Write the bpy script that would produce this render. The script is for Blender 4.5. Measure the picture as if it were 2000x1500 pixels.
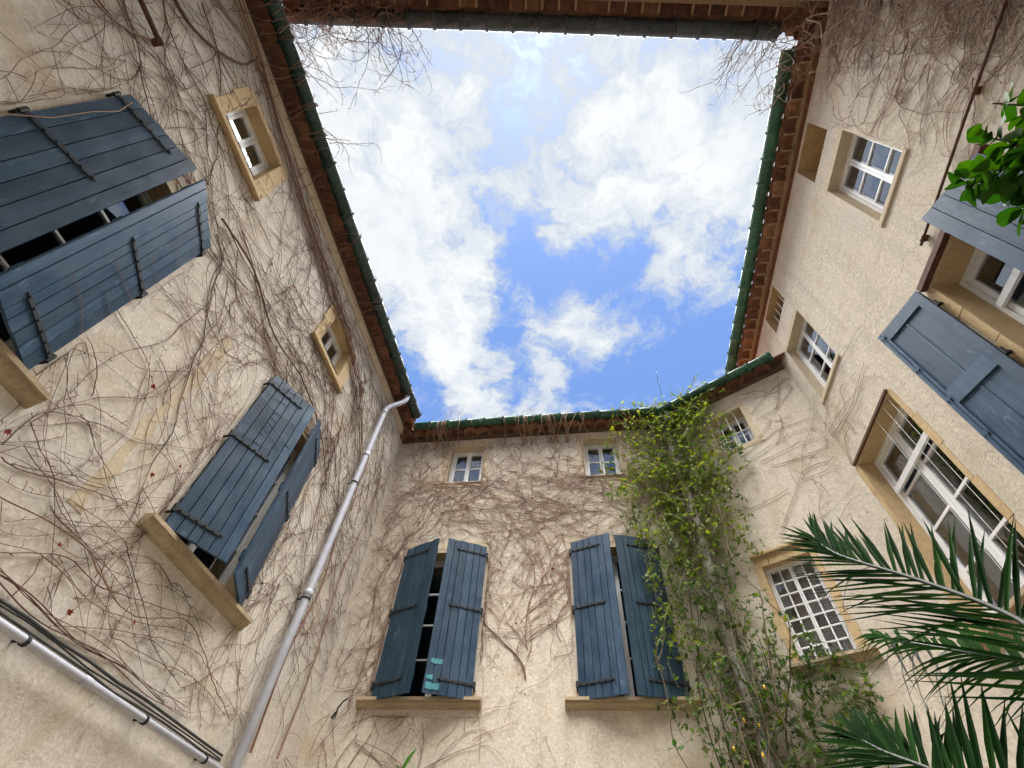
import bpy, math, random
from mathutils import Vector, Matrix
import numpy as np

for o in list(bpy.data.objects):
    bpy.data.objects.remove(o)
SC = bpy.context.scene
COL = SC.collection
EYE = 1.6                      # the photographer's eye height; all z below are measured from it

# ------------------------------------------------------------------ camera
cd = bpy.data.cameras.new('camera')
cam = bpy.data.objects.new('camera', cd)
COL.objects.link(cam)
cd.sensor_width = 36.0
cd.lens = 945.76 / 2000 * 36.0
cd.clip_start = 0.02
cd.clip_end = 2000
rot = Matrix(((0.9909176, 0.07264028, 0.11316225), (0.12576552, -0.79849844, -0.58871324), (0.04759559, 0.59759822, -0.8003818)))
cam.matrix_world = Matrix.Translation((0, 0, EYE)) @ rot.to_4x4()
SC.camera = cam

# ------------------------------------------------------------------ sky
world = bpy.data.worlds.new('World')
SC.world = world
world.use_nodes = True
SUN_EL, SUN_AZ = math.radians(85), math.radians(176)      # high and behind the photographer, veiled by cloud
def build_sky():
    nt = world.node_tree
    N, L = nt.nodes, nt.links
    N.clear()
    out = N.new('ShaderNodeOutputWorld')
    bg = N.new('ShaderNodeBackground')
    L.new(bg.outputs[0], out.inputs[0])
    bg.inputs[1].default_value = 0.04
    sky = N.new('ShaderNodeTexSky')
    sky.sky_type = 'NISHITA'
    sky.sun_disc = False
    sky.sun_elevation = SUN_EL
    sky.sun_rotation = SUN_AZ
    sky.air_density = 1.0
    sky.dust_density = 0.6
    sky.ozone_density = 1.5
    tc = N.new('ShaderNodeTexCoord')
    sx = N.new('ShaderNodeSeparateXYZ')
    L.new(tc.outputs['Generated'], sx.inputs[0])
    def m(op, a, b=None, clamp=False):
        n = N.new('ShaderNodeMath'); n.operation = op; n.use_clamp = clamp
        for i, v in enumerate((a, b)):
            if v is None: continue
            if isinstance(v, (int, float)): n.inputs[i].default_value = v
            else: L.new(v, n.inputs[i])
        return n.outputs[0]
    z = m('MAXIMUM', sx.outputs[2], 0.08)
    px, py = m('DIVIDE', sx.outputs[0], z), m('DIVIDE', sx.outputs[1], z)
    cb = N.new('ShaderNodeCombineXYZ')                       # a flat cloud layer overhead
    L.new(px, cb.inputs[0]); L.new(py, cb.inputs[1])
    def noise(vec, scale, detail, rough, off=(0, 0, 0)):
        mp = N.new('ShaderNodeMapping'); mp.inputs['Location'].default_value = off
        L.new(vec, mp.inputs[0])
        n = N.new('ShaderNodeTexNoise'); n.inputs['Scale'].default_value = scale
        n.inputs['Detail'].default_value = detail; n.inputs['Roughness'].default_value = rough
        L.new(mp.outputs[0], n.inputs['Vector'])
        return n
    warp = noise(cb.outputs[0], 6.0, 4, 0.6, (3.1, 1.7, 0))
    wv = N.new('ShaderNodeVectorMath'); wv.operation = 'SUBTRACT'; wv.inputs[1].default_value = (.5, .5, .5)
    L.new(warp.outputs['Color'], wv.inputs[0])
    ws = N.new('ShaderNodeVectorMath'); ws.operation = 'SCALE'; ws.inputs['Scale'].default_value = 0.20
    L.new(wv.outputs[0], ws.inputs[0])
    pv = N.new('ShaderNodeVectorMath'); pv.operation = 'ADD'
    L.new(cb.outputs[0], pv.inputs[0]); L.new(ws.outputs[0], pv.inputs[1])
    P = pv.outputs[0]
    big = noise(P, 2.6, 2, 0.5, (7.3, 2.2, 0)).outputs['Fac']
    fine = noise(P, 10.0, 9, 0.64, (1.3, 9.2, 0)).outputs['Fac']
    dens = m('ADD', m('MULTIPLY', m('SUBTRACT', big, 0.5), 0.7), m('MULTIPLY', m('SUBTRACT', fine, 0.5), 2.5))
    dens = m('ADD', dens, 0.41)
    # where the cloud banks and the blue rents lie in the layer (x, y, radius, weight)
    rents = [(-.062, .06, .07, -.16), (-.085, .209, .07, -.26), (-.064, .289, .07, -.34), (-.08, .37, .08, -.46), (-.035, .44, .10, -.5),
             (.09, .46, .11, -.42), (.15, .41, .07, -.25), (-.114, .516, .10, -.45), (.04, .56, .09, -.15), (.33, .64, .19, -.6), (.36, .44, .1, -.35),
             (.18, .69, .14, -.4), (-.15, .68, .12, -.45), (.06, .80, .16, -.5), (-.43, .56, .1, -.55), (-.44, .72, .13, -.55), (.21, .345, .05, -.25),
             (-.10, .62, .08, -.35), (.28, .78, .2, -.5), (-.4, .83, .1, -.4), (.05, .68, .08, -.3),
             (-.30, .25, .24, .3), (-.28, .42, .2, .35), (-.27, .58, .13, .4), (-.25, .75, .12, .45), (.18, .2, .2, .28), (.12, .3, .1, .28),
             (.30, .24, .14, .25), (.02, .34, .06, .3), (.26, .49, .09, .16), (0.0, .545, .06, .18), (.05, .61, .05, .15), (-.045, .735, .07, .42), (-.37, .1, .2, .25), (.09, .63, .05, .14), (.13, .53, .05, -.2), (.20, .55, .06, -.22), (-.19, .30, .06, -.18), (-.2, .22, .05, -.16), (.0, .02, .16, -.16)]
    for x, y, r, w in rents:
        w = w * (.95 if w > 0 else .95)
        d = N.new('ShaderNodeVectorMath'); d.operation = 'DISTANCE'
        L.new(P, d.inputs[0]); d.inputs[1].default_value = (x, y, 0)
        mr = N.new('ShaderNodeMapRange'); mr.interpolation_type = 'SMOOTHSTEP'
        mr.inputs[1].default_value = 0; mr.inputs[2].default_value = r * 1.35
        mr.inputs[3].default_value = w; mr.inputs[4].default_value = 0
        L.new(d.outputs['Value'], mr.inputs[0])
        dens = m('ADD', dens, mr.outputs[0])
    cov = N.new('ShaderNodeMapRange'); cov.interpolation_type = 'SMOOTHSTEP'
    cov.inputs[1].default_value = -0.16; cov.inputs[2].default_value = 0.50
    L.new(dens, cov.inputs[0])
    thick = N.new('ShaderNodeMapRange')
    thick.inputs[1].default_value = 0.25; thick.inputs[2].default_value = 0.9
    L.new(dens, thick.inputs[0])
    grey = noise(P, 4.0, 3, 0.55, (5.5, 4.1, 0)).outputs['Fac']
    cr = N.new('ShaderNodeMix'); cr.data_type = 'RGBA'
    cr.inputs[6].default_value = (CLOUD * 0.70, CLOUD * 0.79, CLOUD * .92, 1)
    cr.inputs[7].default_value = (CLOUD * 1.10, CLOUD * 1.12, CLOUD * 1.13, 1)
    L.new(m('MULTIPLY', thick.outputs[0], m('MULTIPLY', grey, 1.9, True), True), cr.inputs[0])
    sk = N.new('ShaderNodeMix'); sk.data_type = 'RGBA'; sk.blend_type = 'MULTIPLY'; sk.inputs[0].default_value = 1
    L.new(sky.outputs[0], sk.inputs[6]); sk.inputs[7].default_value = SKYMUL
    mx = N.new('ShaderNodeMix'); mx.data_type = 'RGBA'
    L.new(cov.outputs[0], mx.inputs[0]); L.new(sk.outputs[2], mx.inputs[6]); L.new(cr.outputs[2], mx.inputs[7])
    L.new(mx.outputs[2], bg.inputs[0])
CLOUD = 2.45
SKYMUL = (.44, .53, .66, 1)
build_sky()
world.cycles.sampling_method = 'MANUAL'
world.cycles.sample_map_resolution = 256

sl = bpy.data.lights.new('sun', 'SUN')
sl.energy = 2.0
sl.angle = math.radians(70)
sl.color = (1.0, 0.985, 0.96)
sun = bpy.data.objects.new('sun', sl)
COL.objects.link(sun)
sd = Vector((math.sin(SUN_AZ) * math.cos(SUN_EL), math.cos(SUN_AZ) * math.cos(SUN_EL), math.sin(SUN_EL)))
sun.rotation_euler = sd.to_track_quat('Z', 'Y').to_euler()

SC.view_settings.view_transform = 'Standard'
SC.view_settings.look = 'None'
SC.view_settings.gamma = 1
SC.view_settings.use_curve_mapping = False
SC.view_settings.exposure = 3.2
SC.render.engine = 'CYCLES'
SC.cycles.max_bounces = 7
SC.cycles.diffuse_bounces = 4
SC.cycles.use_adaptive_sampling = True
SC.cycles.adaptive_threshold = 0.03
SC.cycles.transparent_max_bounces = 12
SC.render.resolution_x, SC.render.resolution_y = 1024, 768

# ------------------------------------------------------------------ materials
MATS = {}
def new_mat(name):
    m = bpy.data.materials.new(name); m.use_nodes = True
    nt = m.node_tree
    return m, nt, nt.nodes, nt.links, nt.nodes['Principled BSDF']
def lin(c):
    return tuple(((v / 255) / 12.92 if v / 255 < .04045 else ((v / 255 + .055) / 1.055) ** 2.4) for v in c)
def coords(N, L, scale, kind='Object'):
    tc = N.new('ShaderNodeTexCoord'); mp = N.new('ShaderNodeMapping')
    mp.inputs['Scale'].default_value = scale
    L.new(tc.outputs[kind], mp.inputs[0])
    return mp.outputs[0]
def tex(N, L, vec, scale, detail=6, rough=.6, dist=0):
    n = N.new('ShaderNodeTexNoise'); n.inputs['Scale'].default_value = scale
    n.inputs['Detail'].default_value = detail; n.inputs['Roughness'].default_value = rough
    n.inputs['Distortion'].default_value = dist
    L.new(vec, n.inputs['Vector'])
    return n.outputs['Fac']
def ramp(N, L, fac, stops):
    r = N.new('ShaderNodeValToRGB')
    while len(r.color_ramp.elements) < len(stops): r.color_ramp.elements.new(.5)
    for e, (p, c) in zip(r.color_ramp.elements, stops):
        e.position = p; e.color = (*c, 1) if len(c) == 3 else c
    L.new(fac, r.inputs[0])
    return r.outputs[0]
def mixc(N, L, fac, a, b, mode='MIX'):
    n = N.new('ShaderNodeMix'); n.data_type = 'RGBA'; n.blend_type = mode
    for s, v in ((0, fac), (6, a), (7, b)):
        if isinstance(v, (int, float)): n.inputs[s].default_value = v
        elif isinstance(v, tuple): n.inputs[s].default_value = (*v, 1) if len(v) == 3 else v
        else: L.new(v, n.inputs[s])
    return n.outputs[2]
def bump(N, L, pb, pairs):
    prev = None
    for h, st, d in pairs:
        b = N.new('ShaderNodeBump'); b.inputs['Strength'].default_value = st; b.inputs['Distance'].default_value = d
        L.new(h, b.inputs['Height'])
        if prev is not None: L.new(prev, b.inputs['Normal'])
        prev = b.outputs[0]
    L.new(prev, pb.inputs['Normal'])

def plaster(name, light, mid, dark):
    m, nt, N, L, pb = new_mat(name)
    v = coords(N, L, (1, 1, 1))
    big = tex(N, L, v, .55, 5, .6, .4)
    med = tex(N, L, v, 2.6, 8, .65, .6)
    trow = tex(N, L, v, 13, 4, .6, 1.2)
    fine = tex(N, L, v, 34, 4, .7)
    grit = tex(N, L, v, 90, 3, .7)
    vs = coords(N, L, (5, 5, .5))
    streak = tex(N, L, vs, 1.0, 5, .6)
    patch = tex(N, L, v, .9, 3, .55, 1.5)
    c = ramp(N, L, med, [(.28, dark), (.5, mid), (.72, light)])
    c = mixc(N, L, .55, c, ramp(N, L, big, [(.35, dark), (.62, light)]))
    c = mixc(N, L, ramp(N, L, streak, [(.49, (0, 0, 0)), (.70, (.66, .66, .66))]), c, tuple(x * .60 for x in dark))
    c = mixc(N, L, ramp(N, L, trow, [(.36, (.5, .5, .5)), (.5, (0, 0, 0))]), c, tuple(x * .80 for x in dark))
    c = mixc(N, L, ramp(N, L, trow, [(.55, (0, 0, 0)), (.70, (.5, .5, .5))]), c, tuple(min(1, x * 1.18) for x in light))
    c = mixc(N, L, .5, c, ramp(N, L, fine, [(.3, tuple(x * .68 for x in mid)), (.5, mid), (.68, tuple(min(1, x * 1.22) for x in light))]), 'MIX')
    c = mixc(N, L, ramp(N, L, grit, [(.62, (0, 0, 0)), (.72, (.5, .5, .5))]), c, tuple(x * .45 for x in dark))
    vo = N.new('ShaderNodeTexVoronoi'); vo.feature = 'DISTANCE_TO_EDGE'; vo.inputs['Scale'].default_value = .8
    ds = N.new('ShaderNodeVectorMath'); ds.operation = 'ADD'; nz = N.new('ShaderNodeTexNoise'); nz.inputs['Scale'].default_value = 3; nz.inputs['Detail'].default_value = 5; L.new(v, nz.inputs['Vector'])
    L.new(v, ds.inputs[0]); L.new(nz.outputs['Color'], ds.inputs[1]); L.new(ds.outputs[0], vo.inputs['Vector'])
    ck = ramp(N, L, vo.outputs['Distance'], [(.0, (.75, .75, .75)), (.007, (0, 0, 0))])
    ck = mixc(N, L, 1.0, ck, ramp(N, L, big, [(.50, (0, 0, 0)), (.56, (1, 1, 1))]), 'MULTIPLY')
    c = mixc(N, L, ck, c, tuple(x * .42 for x in dark))
    c = mixc(N, L, ramp(N, L, patch, [(.57, (0, 0, 0)), (.63, (.42, .42, .42))]), c, (light[0] * .86, light[1] * .89, light[2] * .95))
    c = mixc(N, L, ramp(N, L, patch, [(.34, (.45, .45, .45)), (.42, (0, 0, 0))]), c, (dark[0] * 1.02, dark[1] * .92, dark[2] * .78))
    L.new(c, pb.inputs['Base Color'])
    pb.inputs['Roughness'].default_value = .92
    pb.inputs['Specular IOR Level'].default_value = .2
    bump(N, L, pb, [(med, .4, .03), (trow, .4, .012), (fine, .32, .008), (grit, .3, .003)])
    MATS[name] = m
plaster('plaster_left', (.65, .59, .51), (.59, .53, .45), (.46, .405, .335))
plaster('plaster_back', (.65, .58, .48), (.585, .515, .42), (.46, .395, .31))
plaster('plaster_right', (.64, .57, .465), (.57, .50, .40), (.45, .38, .29))

def stone(name, light, dark):
    m, nt, N, L, pb = new_mat(name)
    v = coords(N, L, (1, 1, 1))
    a = tex(N, L, v, 3.5, 8, .65, .5); b = tex(N, L, v, 30, 6, .7)
    c = ramp(N, L, a, [(.3, dark), (.68, light)])
    c = mixc(N, L, .4, c, ramp(N, L, b, [(.3, tuple(x * .6 for x in dark)), (.65, light)]))
    L.new(c, pb.inputs['Base Color']); pb.inputs['Roughness'].default_value = .85
    bump(N, L, pb, [(a, .4, .02), (b, .6, .008)])
    MATS[name] = m
stone('ochre_stone', (.60, .44, .24), (.42, .285, .14))
stone('cream_stone', (.60, .50, .36), (.47, .37, .24))
stone('sill_stone', (.50, .39, .25), (.26, .19, .115))
stone('mortar_shade', (.13, .08, .05), (.07, .04, .025))  # mortar with the recess shade put into its colour
stone('mortar', (.42, .29, .17), (.22, .14, .08))

def tile_mat(name, stops):
    m, nt, N, L, pb = new_mat(name)
    v = coords(N, L, (1, 1, 1))
    oi = N.new('ShaderNodeObjectInfo')
    geo = N.new('ShaderNodeNewGeometry')
    a = tex(N, L, geo.outputs['Position'], 9, 8, .7)
    ad = N.new('ShaderNodeMath'); ad.operation = 'MULTIPLY_ADD'; ad.inputs[1].default_value = .45
    L.new(oi.outputs['Random'], ad.inputs[0]); 
    sb = N.new('ShaderNodeMath'); sb.operation = 'SUBTRACT'; sb.inputs[1].default_value = .22
    L.new(a, sb.inputs[0]); L.new(sb.outputs[0], ad.inputs[2])
    c = ramp(N, L, ad.outputs[0], stops)
    L.new(c, pb.inputs['Base Color']); pb.inputs['Roughness'].default_value = .88
    bump(N, L, pb, [(tex(N, L, geo.outputs['Position'], 40, 5, .7), .6, .006)])
    MATS[name] = m
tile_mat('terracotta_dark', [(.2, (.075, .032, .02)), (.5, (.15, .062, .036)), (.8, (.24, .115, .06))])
tile_mat('terracotta_lit', [(.2, (.10, .042, .024)), (.5, (.21, .092, .046)), (.85, (.36, .20, .10))])  # lighter copy of the tile, its lit tone put into the colour

def glaze(name, a, b, c_):
    m, nt, N, L, pb = new_mat(name)
    geo = N.new('ShaderNodeNewGeometry')
    n1 = tex(N, L, geo.outputs['Position'], 5, 6, .6); n2 = tex(N, L, geo.outputs['Position'], 26, 6, .7)
    c = ramp(N, L, n1, [(.3, a), (.65, b)])
    c = mixc(N, L, ramp(N, L, n2, [(.56, (0, 0, 0)), (.68, (.7, .7, .7))]), c, c_)
    oi = N.new('ShaderNodeObjectInfo')
    mv = N.new('ShaderNodeMapRange'); mv.inputs[3].default_value = .65; mv.inputs[4].default_value = 1.35
    L.new(oi.outputs['Random'], mv.inputs[0])
    hs = N.new('ShaderNodeHueSaturation'); L.new(c, hs.inputs['Color']); L.new(mv.outputs[0], hs.inputs['Value'])
    L.new(hs.outputs[0], pb.inputs['Base Color'])
    L.new(ramp(N, L, n2, [(.4, (.22, .22, .22)), (.7, (.6, .6, .6))]), pb.inputs['Roughness'])
    bump(N, L, pb, [(n2, .25, .006)])
    MATS[name] = m
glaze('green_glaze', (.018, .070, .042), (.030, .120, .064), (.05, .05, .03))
glaze('shaded_glaze', (.018, .04, .038), (.025, .06, .05), (.03, .03, .022))  # same green glaze, darkened in colour for the left gutter's shade
glaze('overhead_shade_glaze', (.03, .038, .04), (.045, .055, .058), (.03, .028, .024))  # green glaze again, greyed to paint in the shade on the overhead gutter

def paint_wood(name, base, hi, lo, rough=.45):
    m, nt, N, L, pb = new_mat(name)
    v = coords(N, L, (26, 26, 1.3)); v2 = coords(N, L, (1, 1, 1))
    g = tex(N, L, v, 1.0, 8, .65, .3); s = tex(N, L, v2, 5, 6, .6); sp = tex(N, L, v2, 60, 4, .7)
    c = ramp(N, L, g, [(.3, lo), (.55, base), (.8, hi)])
    c = mixc(N, L, ramp(N, L, s, [(.42, (0, 0, 0)), (.75, (.55, .55, .55))]), c, hi)
    c = mixc(N, L, ramp(N, L, sp, [(.64, (0, 0, 0)), (.70, (.85, .85, .85))]), c, tuple(x * .30 for x in lo))
    wv = tex(N, L, coords(N, L, (9, 9, 2.2)), 2.0, 6, .7, .8)
    if 'shutter' in name: c = mixc(N, L, ramp(N, L, wv, [(.58, (0, 0, 0)), (.68, (.6, .6, .6))]), c, tuple(min(1, x * 1.9 + .02) for x in hi))
    oi = N.new('ShaderNodeObjectInfo'); mv = N.new('ShaderNodeMapRange'); mv.inputs[3].default_value = .80; mv.inputs[4].default_value = 1.22
    L.new(oi.outputs['Random'], mv.inputs[0]); hs = N.new('ShaderNodeHueSaturation'); L.new(c, hs.inputs['Color']); L.new(mv.outputs[0], hs.inputs['Value']); c = hs.outputs[0] if 'shutter' in name else c
    L.new(c, pb.inputs['Base Color'])
    L.new(ramp(N, L, s, [(.3, (rough - .1,) * 3), (.7, (rough + .15,) * 3)]), pb.inputs['Roughness'])
    pb.inputs['Specular IOR Level'].default_value = .28 if 'shutter' in name else .5
    bump(N, L, pb, [(g, .45, .004), (sp, .3, .002)])
    MATS[name] = m
paint_wood('shutter_blue', (.027, .056, .096), (.048, .086, .132), (.016, .036, .065), .40)
paint_wood('shutter_teal', (.018, .043, .069), (.032, .064, .094), (.010, .027, .046), .4)
paint_wood('shutter_pale', (.040, .074, .125), (.058, .098, .155), (.021, .043, .078))
paint_wood('white_paint', (.80, .80, .80), (.84, .84, .84), (.68, .67, .65), .4)
paint_wood('teal_patch', (.035, .20, .23), (.07, .30, .33), (.02, .12, .15))

def plain(name, col, rough=.6, metal=0, var=.35, scale=12, bmp=.3):
    m, nt, N, L, pb = new_mat(name)
    geo = N.new('ShaderNodeNewGeometry')
    n = tex(N, L, geo.outputs['Position'], scale, 7, .65)
    L.new(ramp(N, L, n, [(.28, tuple(x * (1 - var) for x in col)), (.72, tuple(min(1, x * (1 + var)) for x in col))]), pb.inputs['Base Color'])
    pb.inputs['Roughness'].default_value = rough; pb.inputs['Metallic'].default_value = metal
    if bmp: bump(N, L, pb, [(n, bmp, .004)])
    MATS[name] = m
plain('iron', (.009, .010, .013), .7, 0)
plain('rust_iron', (.10, .045, .026), .75, .2, .5, 20)
plain('zinc', (.44, .45, .50), .6, .15, .16, 7, .2)
plain('weathered_pipe', (.42, .39, .35), .8, 0, .35, 16, .5)
plain('room_shade', (.030, .028, .026), .9, 0, .3, 3)  # near-black colour stands in for the unlit interior
plain('pale_backing', (.75, .71, .70), .9, 0, .15, 6)  # pale sheet added behind the grid window's glass to lighten its panes
plain('ground_gravel', (.26, .23, .19), .95, 0, .35, 30, .8)
plain('roof_field', (.24, .115, .06), .9, 0, .4, 6, .6)
plain('rachis', (.020, .026, .013), .6, 0, .3, 10)
plain('palm_trunk', (.12, .085, .055), .9, 0, .45, 14, .9)
plain('yellow_bud', (.70, .42, .04), .6, 0, .2, 20, 0)
plain('black_cable', (.03, .032, .03), .6, 0, .3, 20)
plain('algae_green', (.05, .085, .065), .6, 0, .3, 20)

def bark(name, stops, scale=2.2):
    m, nt, N, L, pb = new_mat(name)
    geo = N.new('ShaderNodeNewGeometry')
    at = N.new('ShaderNodeAttribute'); at.attribute_name = 'tone'
    n = tex(N, L, geo.outputs['Position'], scale, 6, .7)
    ad = N.new('ShaderNodeMath'); ad.operation = 'MULTIPLY_ADD'; ad.inputs[1].default_value = .7
    L.new(at.outputs['Fac'], ad.inputs[0])
    ml = N.new('ShaderNodeMath'); ml.operation = 'MULTIPLY'; ml.inputs[1].default_value = .4
    L.new(n, ml.inputs[0]); L.new(ml.outputs[0], ad.inputs[2])
    L.new(ramp(N, L, ad.outputs[0], stops), pb.inputs['Base Color'])
    pb.inputs['Roughness'].default_value = .85
    MATS[name] = m
bark('vine_brown', [(.12, (.085, .046, .032)), (.4, (.15, .082, .054)), (.62, (.215, .105, .068)), (.9, (.31, .21, .15))])
bark('vine_rose', [(.12, (.13, .072, .050)), (.4, (.22, .125, .086)), (.62, (.29, .155, .105)), (.9, (.39, .28, .20))])
bark('vine_pale', [(.12, (.15, .09, .062)), (.4, (.28, .18, .125)), (.65, (.38, .265, .195)), (.95, (.52, .43, .34))])
bark('climber_stem', [(.15, (.06, .045, .025)), (.5, (.14, .10, .06)), (.9, (.27, .22, .15))])

def leaf_mat(name, stops, trans, rough=.4):
    m, nt, N, L, pb = new_mat(name)
    geo = N.new('ShaderNodeNewGeometry')
    at = N.new('ShaderNodeAttribute'); at.attribute_name = 'tone'
    oi = N.new('ShaderNodeObjectInfo')
    n = tex(N, L, geo.outputs['Position'], 3.0, 4, .6)
    s1 = N.new('ShaderNodeMath'); s1.operation = 'ADD'
    L.new(at.outputs['Fac'], s1.inputs[0])
    r_ = N.new('ShaderNodeMath'); r_.operation = 'MULTIPLY'; r_.inputs[1].default_value = .4 if 'shared' in name else 0
    L.new(oi.outputs['Random'], r_.inputs[0]); L.new(r_.outputs[0], s1.inputs[1])
    ad = N.new('ShaderNodeMath'); ad.operation = 'MULTIPLY_ADD'; ad.inputs[1].default_value = .35
    L.new(n, ad.inputs[0]); L.new(s1.outputs[0], ad.inputs[2])
    c = ramp(N, L, ad.outputs[0], stops)
    L.new(c, pb.inputs['Base Color']); pb.inputs['Roughness'].default_value = rough
    pb.inputs['Specular IOR Level'].default_value = .02 if name == 'palm_leaf' else .16
    tr = N.new('ShaderNodeBsdfTranslucent')
    hs = N.new('ShaderNodeHueSaturation'); hs.inputs['Saturation'].default_value = 1.15; hs.inputs['Value'].default_value = 1.5
    L.new(c, hs.inputs['Color']); L.new(hs.outputs[0], tr.inputs[0])
    mx = N.new('ShaderNodeMixShader'); mx.inputs[0].default_value = trans
    L.new(pb.outputs[0], mx.inputs[1]); L.new(tr.outputs[0], mx.inputs[2])
    L.new(mx.outputs[0], N['Material Output'].inputs[0])
    MATS[name] = m
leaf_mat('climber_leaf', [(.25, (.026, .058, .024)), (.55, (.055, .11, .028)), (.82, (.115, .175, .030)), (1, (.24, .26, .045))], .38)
leaf_mat('shared_tree_leaf', [(.1, (.014, .042, .008)), (.5, (.028, .085, .012)), (.9, (.06, .14, .018))], .4, .55)
leaf_mat('palm_leaf', [(.1, (.003, .013, .002)), (.5, (.0055, .024, .0035)), (.9, (.016, .055, .007))], .12, .6)
leaf_mat('palm_leaf_dry', [(.1, (.14, .16, .16)), (.9, (.26, .28, .28))], .2, .5)
leaf_mat('dead_leaf_shared', [(.1, (.16, .025, .015)), (.9, (.30, .07, .035))], .25)
leaf_mat('shrub_leaf_shared', [(.1, (.03, .09, .02)), (.9, (.08, .20, .04))], .35)

def glass_mat():
    m, nt, N, L, pb = new_mat('glass')
    N.remove(pb)
    fr = N.new('ShaderNodeFresnel'); fr.inputs[0].default_value = 1.60
    gl = N.new('ShaderNodeBsdfGlossy'); gl.inputs['Roughness'].default_value = .015
    gl.inputs[0].default_value = (.80, .86, .97, 1)
    tp = N.new('ShaderNodeBsdfTransparent'); tp.inputs[0].default_value = (.80, .84, .83, 1)
    mx = N.new('ShaderNodeMixShader')
    mu = N.new('ShaderNodeMath'); mu.operation = 'MULTIPLY_ADD'; mu.inputs[1].default_value = 2.2; mu.inputs[2].default_value = .08; mu.use_clamp = True
    L.new(fr.outputs[0], mu.inputs[0]); L.new(mu.outputs[0], mx.inputs[0])
    L.new(tp.outputs[0], mx.inputs[1]); L.new(gl.outputs[0], mx.inputs[2])
    L.new(mx.outputs[0], N['Material Output'].inputs[0])
    MATS['glass'] = m
glass_mat()

# ------------------------------------------------------------------ mesh helpers
class MB:
    """collects faces of one mesh"""
    def __init__(s): s.v = []; s.f = []; s.mi = []; s.k = 0
    def quad(s, a, b, c, d):
        i = len(s.v); s.v += [tuple(a), tuple(b), tuple(c), tuple(d)]; s.f.append((i, i + 1, i + 2, i + 3)); s.mi.append(s.k)
    def box(s, o, ex, ey, ez):
        o, ex, ey, ez = map(Vector, (o, ex, ey, ez)); i = len(s.v)
        for c in ((0, 0, 0), (1, 0, 0), (1, 1, 0), (0, 1, 0), (0, 0, 1), (1, 0, 1), (1, 1, 1), (0, 1, 1)):
            s.v.append(tuple(o + ex * c[0] + ey * c[1] + ez * c[2]))
        fs = [(0, 3, 2, 1), (4, 5, 6, 7), (0, 1, 5, 4), (1, 2, 6, 5), (2, 3, 7, 6), (3, 0, 4, 7)]
        if ex.cross(ey).dot(ez) < 0: fs = [f[::-1] for f in fs]
        for f in fs: s.f.append(tuple(i + x for x in f)); s.mi.append(s.k)
    def prism(s, poly, ext):
        """poly: 3-D points of one end, ext: extrusion vector"""
        n = len(poly); i = len(s.v); ext = Vector(ext)
        s.v += [tuple(p) for p in poly] + [tuple(Vector(p) + ext) for p in poly]
        for k in range(n):
            s.f.append((i + k, i + (k + 1) % n, i + n + (k + 1) % n, i + n + k)); s.mi.append(s.k)
        s.f.append(tuple(i + k for k in range(n))[::-1]); s.f.append(tuple(i + n + k for k in range(n))); s.mi += [s.k, s.k]
    def tube(s, pts, rad, sides=8, caps=True):
        pts = [Vector(p) for p in pts]; n = len(pts); i = len(s.v)
        if isinstance(rad, (int, float)): rad = [rad] * n
        ref = None
        for k, p in enumerate(pts):
            t = (pts[min(k + 1, n - 1)] - pts[max(k - 1, 0)]).normalized()
            if ref is None: ref = Vector((0, 0, 1)) if abs(t.z) < .9 else Vector((1, 0, 0))
            a = t.cross(ref).normalized(); b = t.cross(a); ref = -b if b.dot(ref) < 0 else b
            for q in range(sides):
                an = 2 * math.pi * q / sides
                s.v.append(tuple(p + (a * math.cos(an) + b * math.sin(an)) * rad[k]))
        for k in range(n - 1):
            for q in range(sides):
                s.f.append((i + k * sides + q, i + k * sides + (q + 1) % sides, i + (k + 1) * sides + (q + 1) % sides, i + (k + 1) * sides + q)); s.mi.append(s.k)
        if caps:
            s.f.append(tuple(i + q for q in range(sides))[::-1]); s.f.append(tuple(i + (n - 1) * sides + q for q in range(sides))); s.mi += [s.k, s.k]
    def mesh(s, name, mats, smooth=False):
        me = bpy.data.meshes.new(name); me.from_pydata(s.v, [], s.f)
        for m in (mats if isinstance(mats, (list, tuple)) else [mats]): me.materials.append(MATS[m])
        if len(set(s.mi)) > 1: me.polygons.foreach_set('material_index', s.mi)
        if smooth: me.polygons.foreach_set('use_smooth', [True] * len(me.polygons))
        me.update()
        return me
    def build(s, name, mats, parent=None, smooth=False):
        return link(name, s.mesh(name, mats, smooth), parent)
def link(name, me, parent=None, mat=None):
    o = bpy.data.objects.new(name, me); COL.objects.link(o)
    if parent is not None: o.parent = parent
    if mat is not None: o.matrix_local = mat
    return o
def tag(o, label=None, cat=None, group=None, kind=None):
    for k, v in (('label', label), ('category', cat), ('group', group), ('kind', kind)):
        if v: o[k] = v
    return o
def thing(name, label, cat, group=None):
    return tag(link(name, None), label, cat, group)
def fix_normals(me):
    import bmesh
    b = bmesh.new(); b.from_mesh(me); bmesh.ops.recalc_face_normals(b, faces=b.faces); b.to_mesh(me); b.free()

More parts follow.
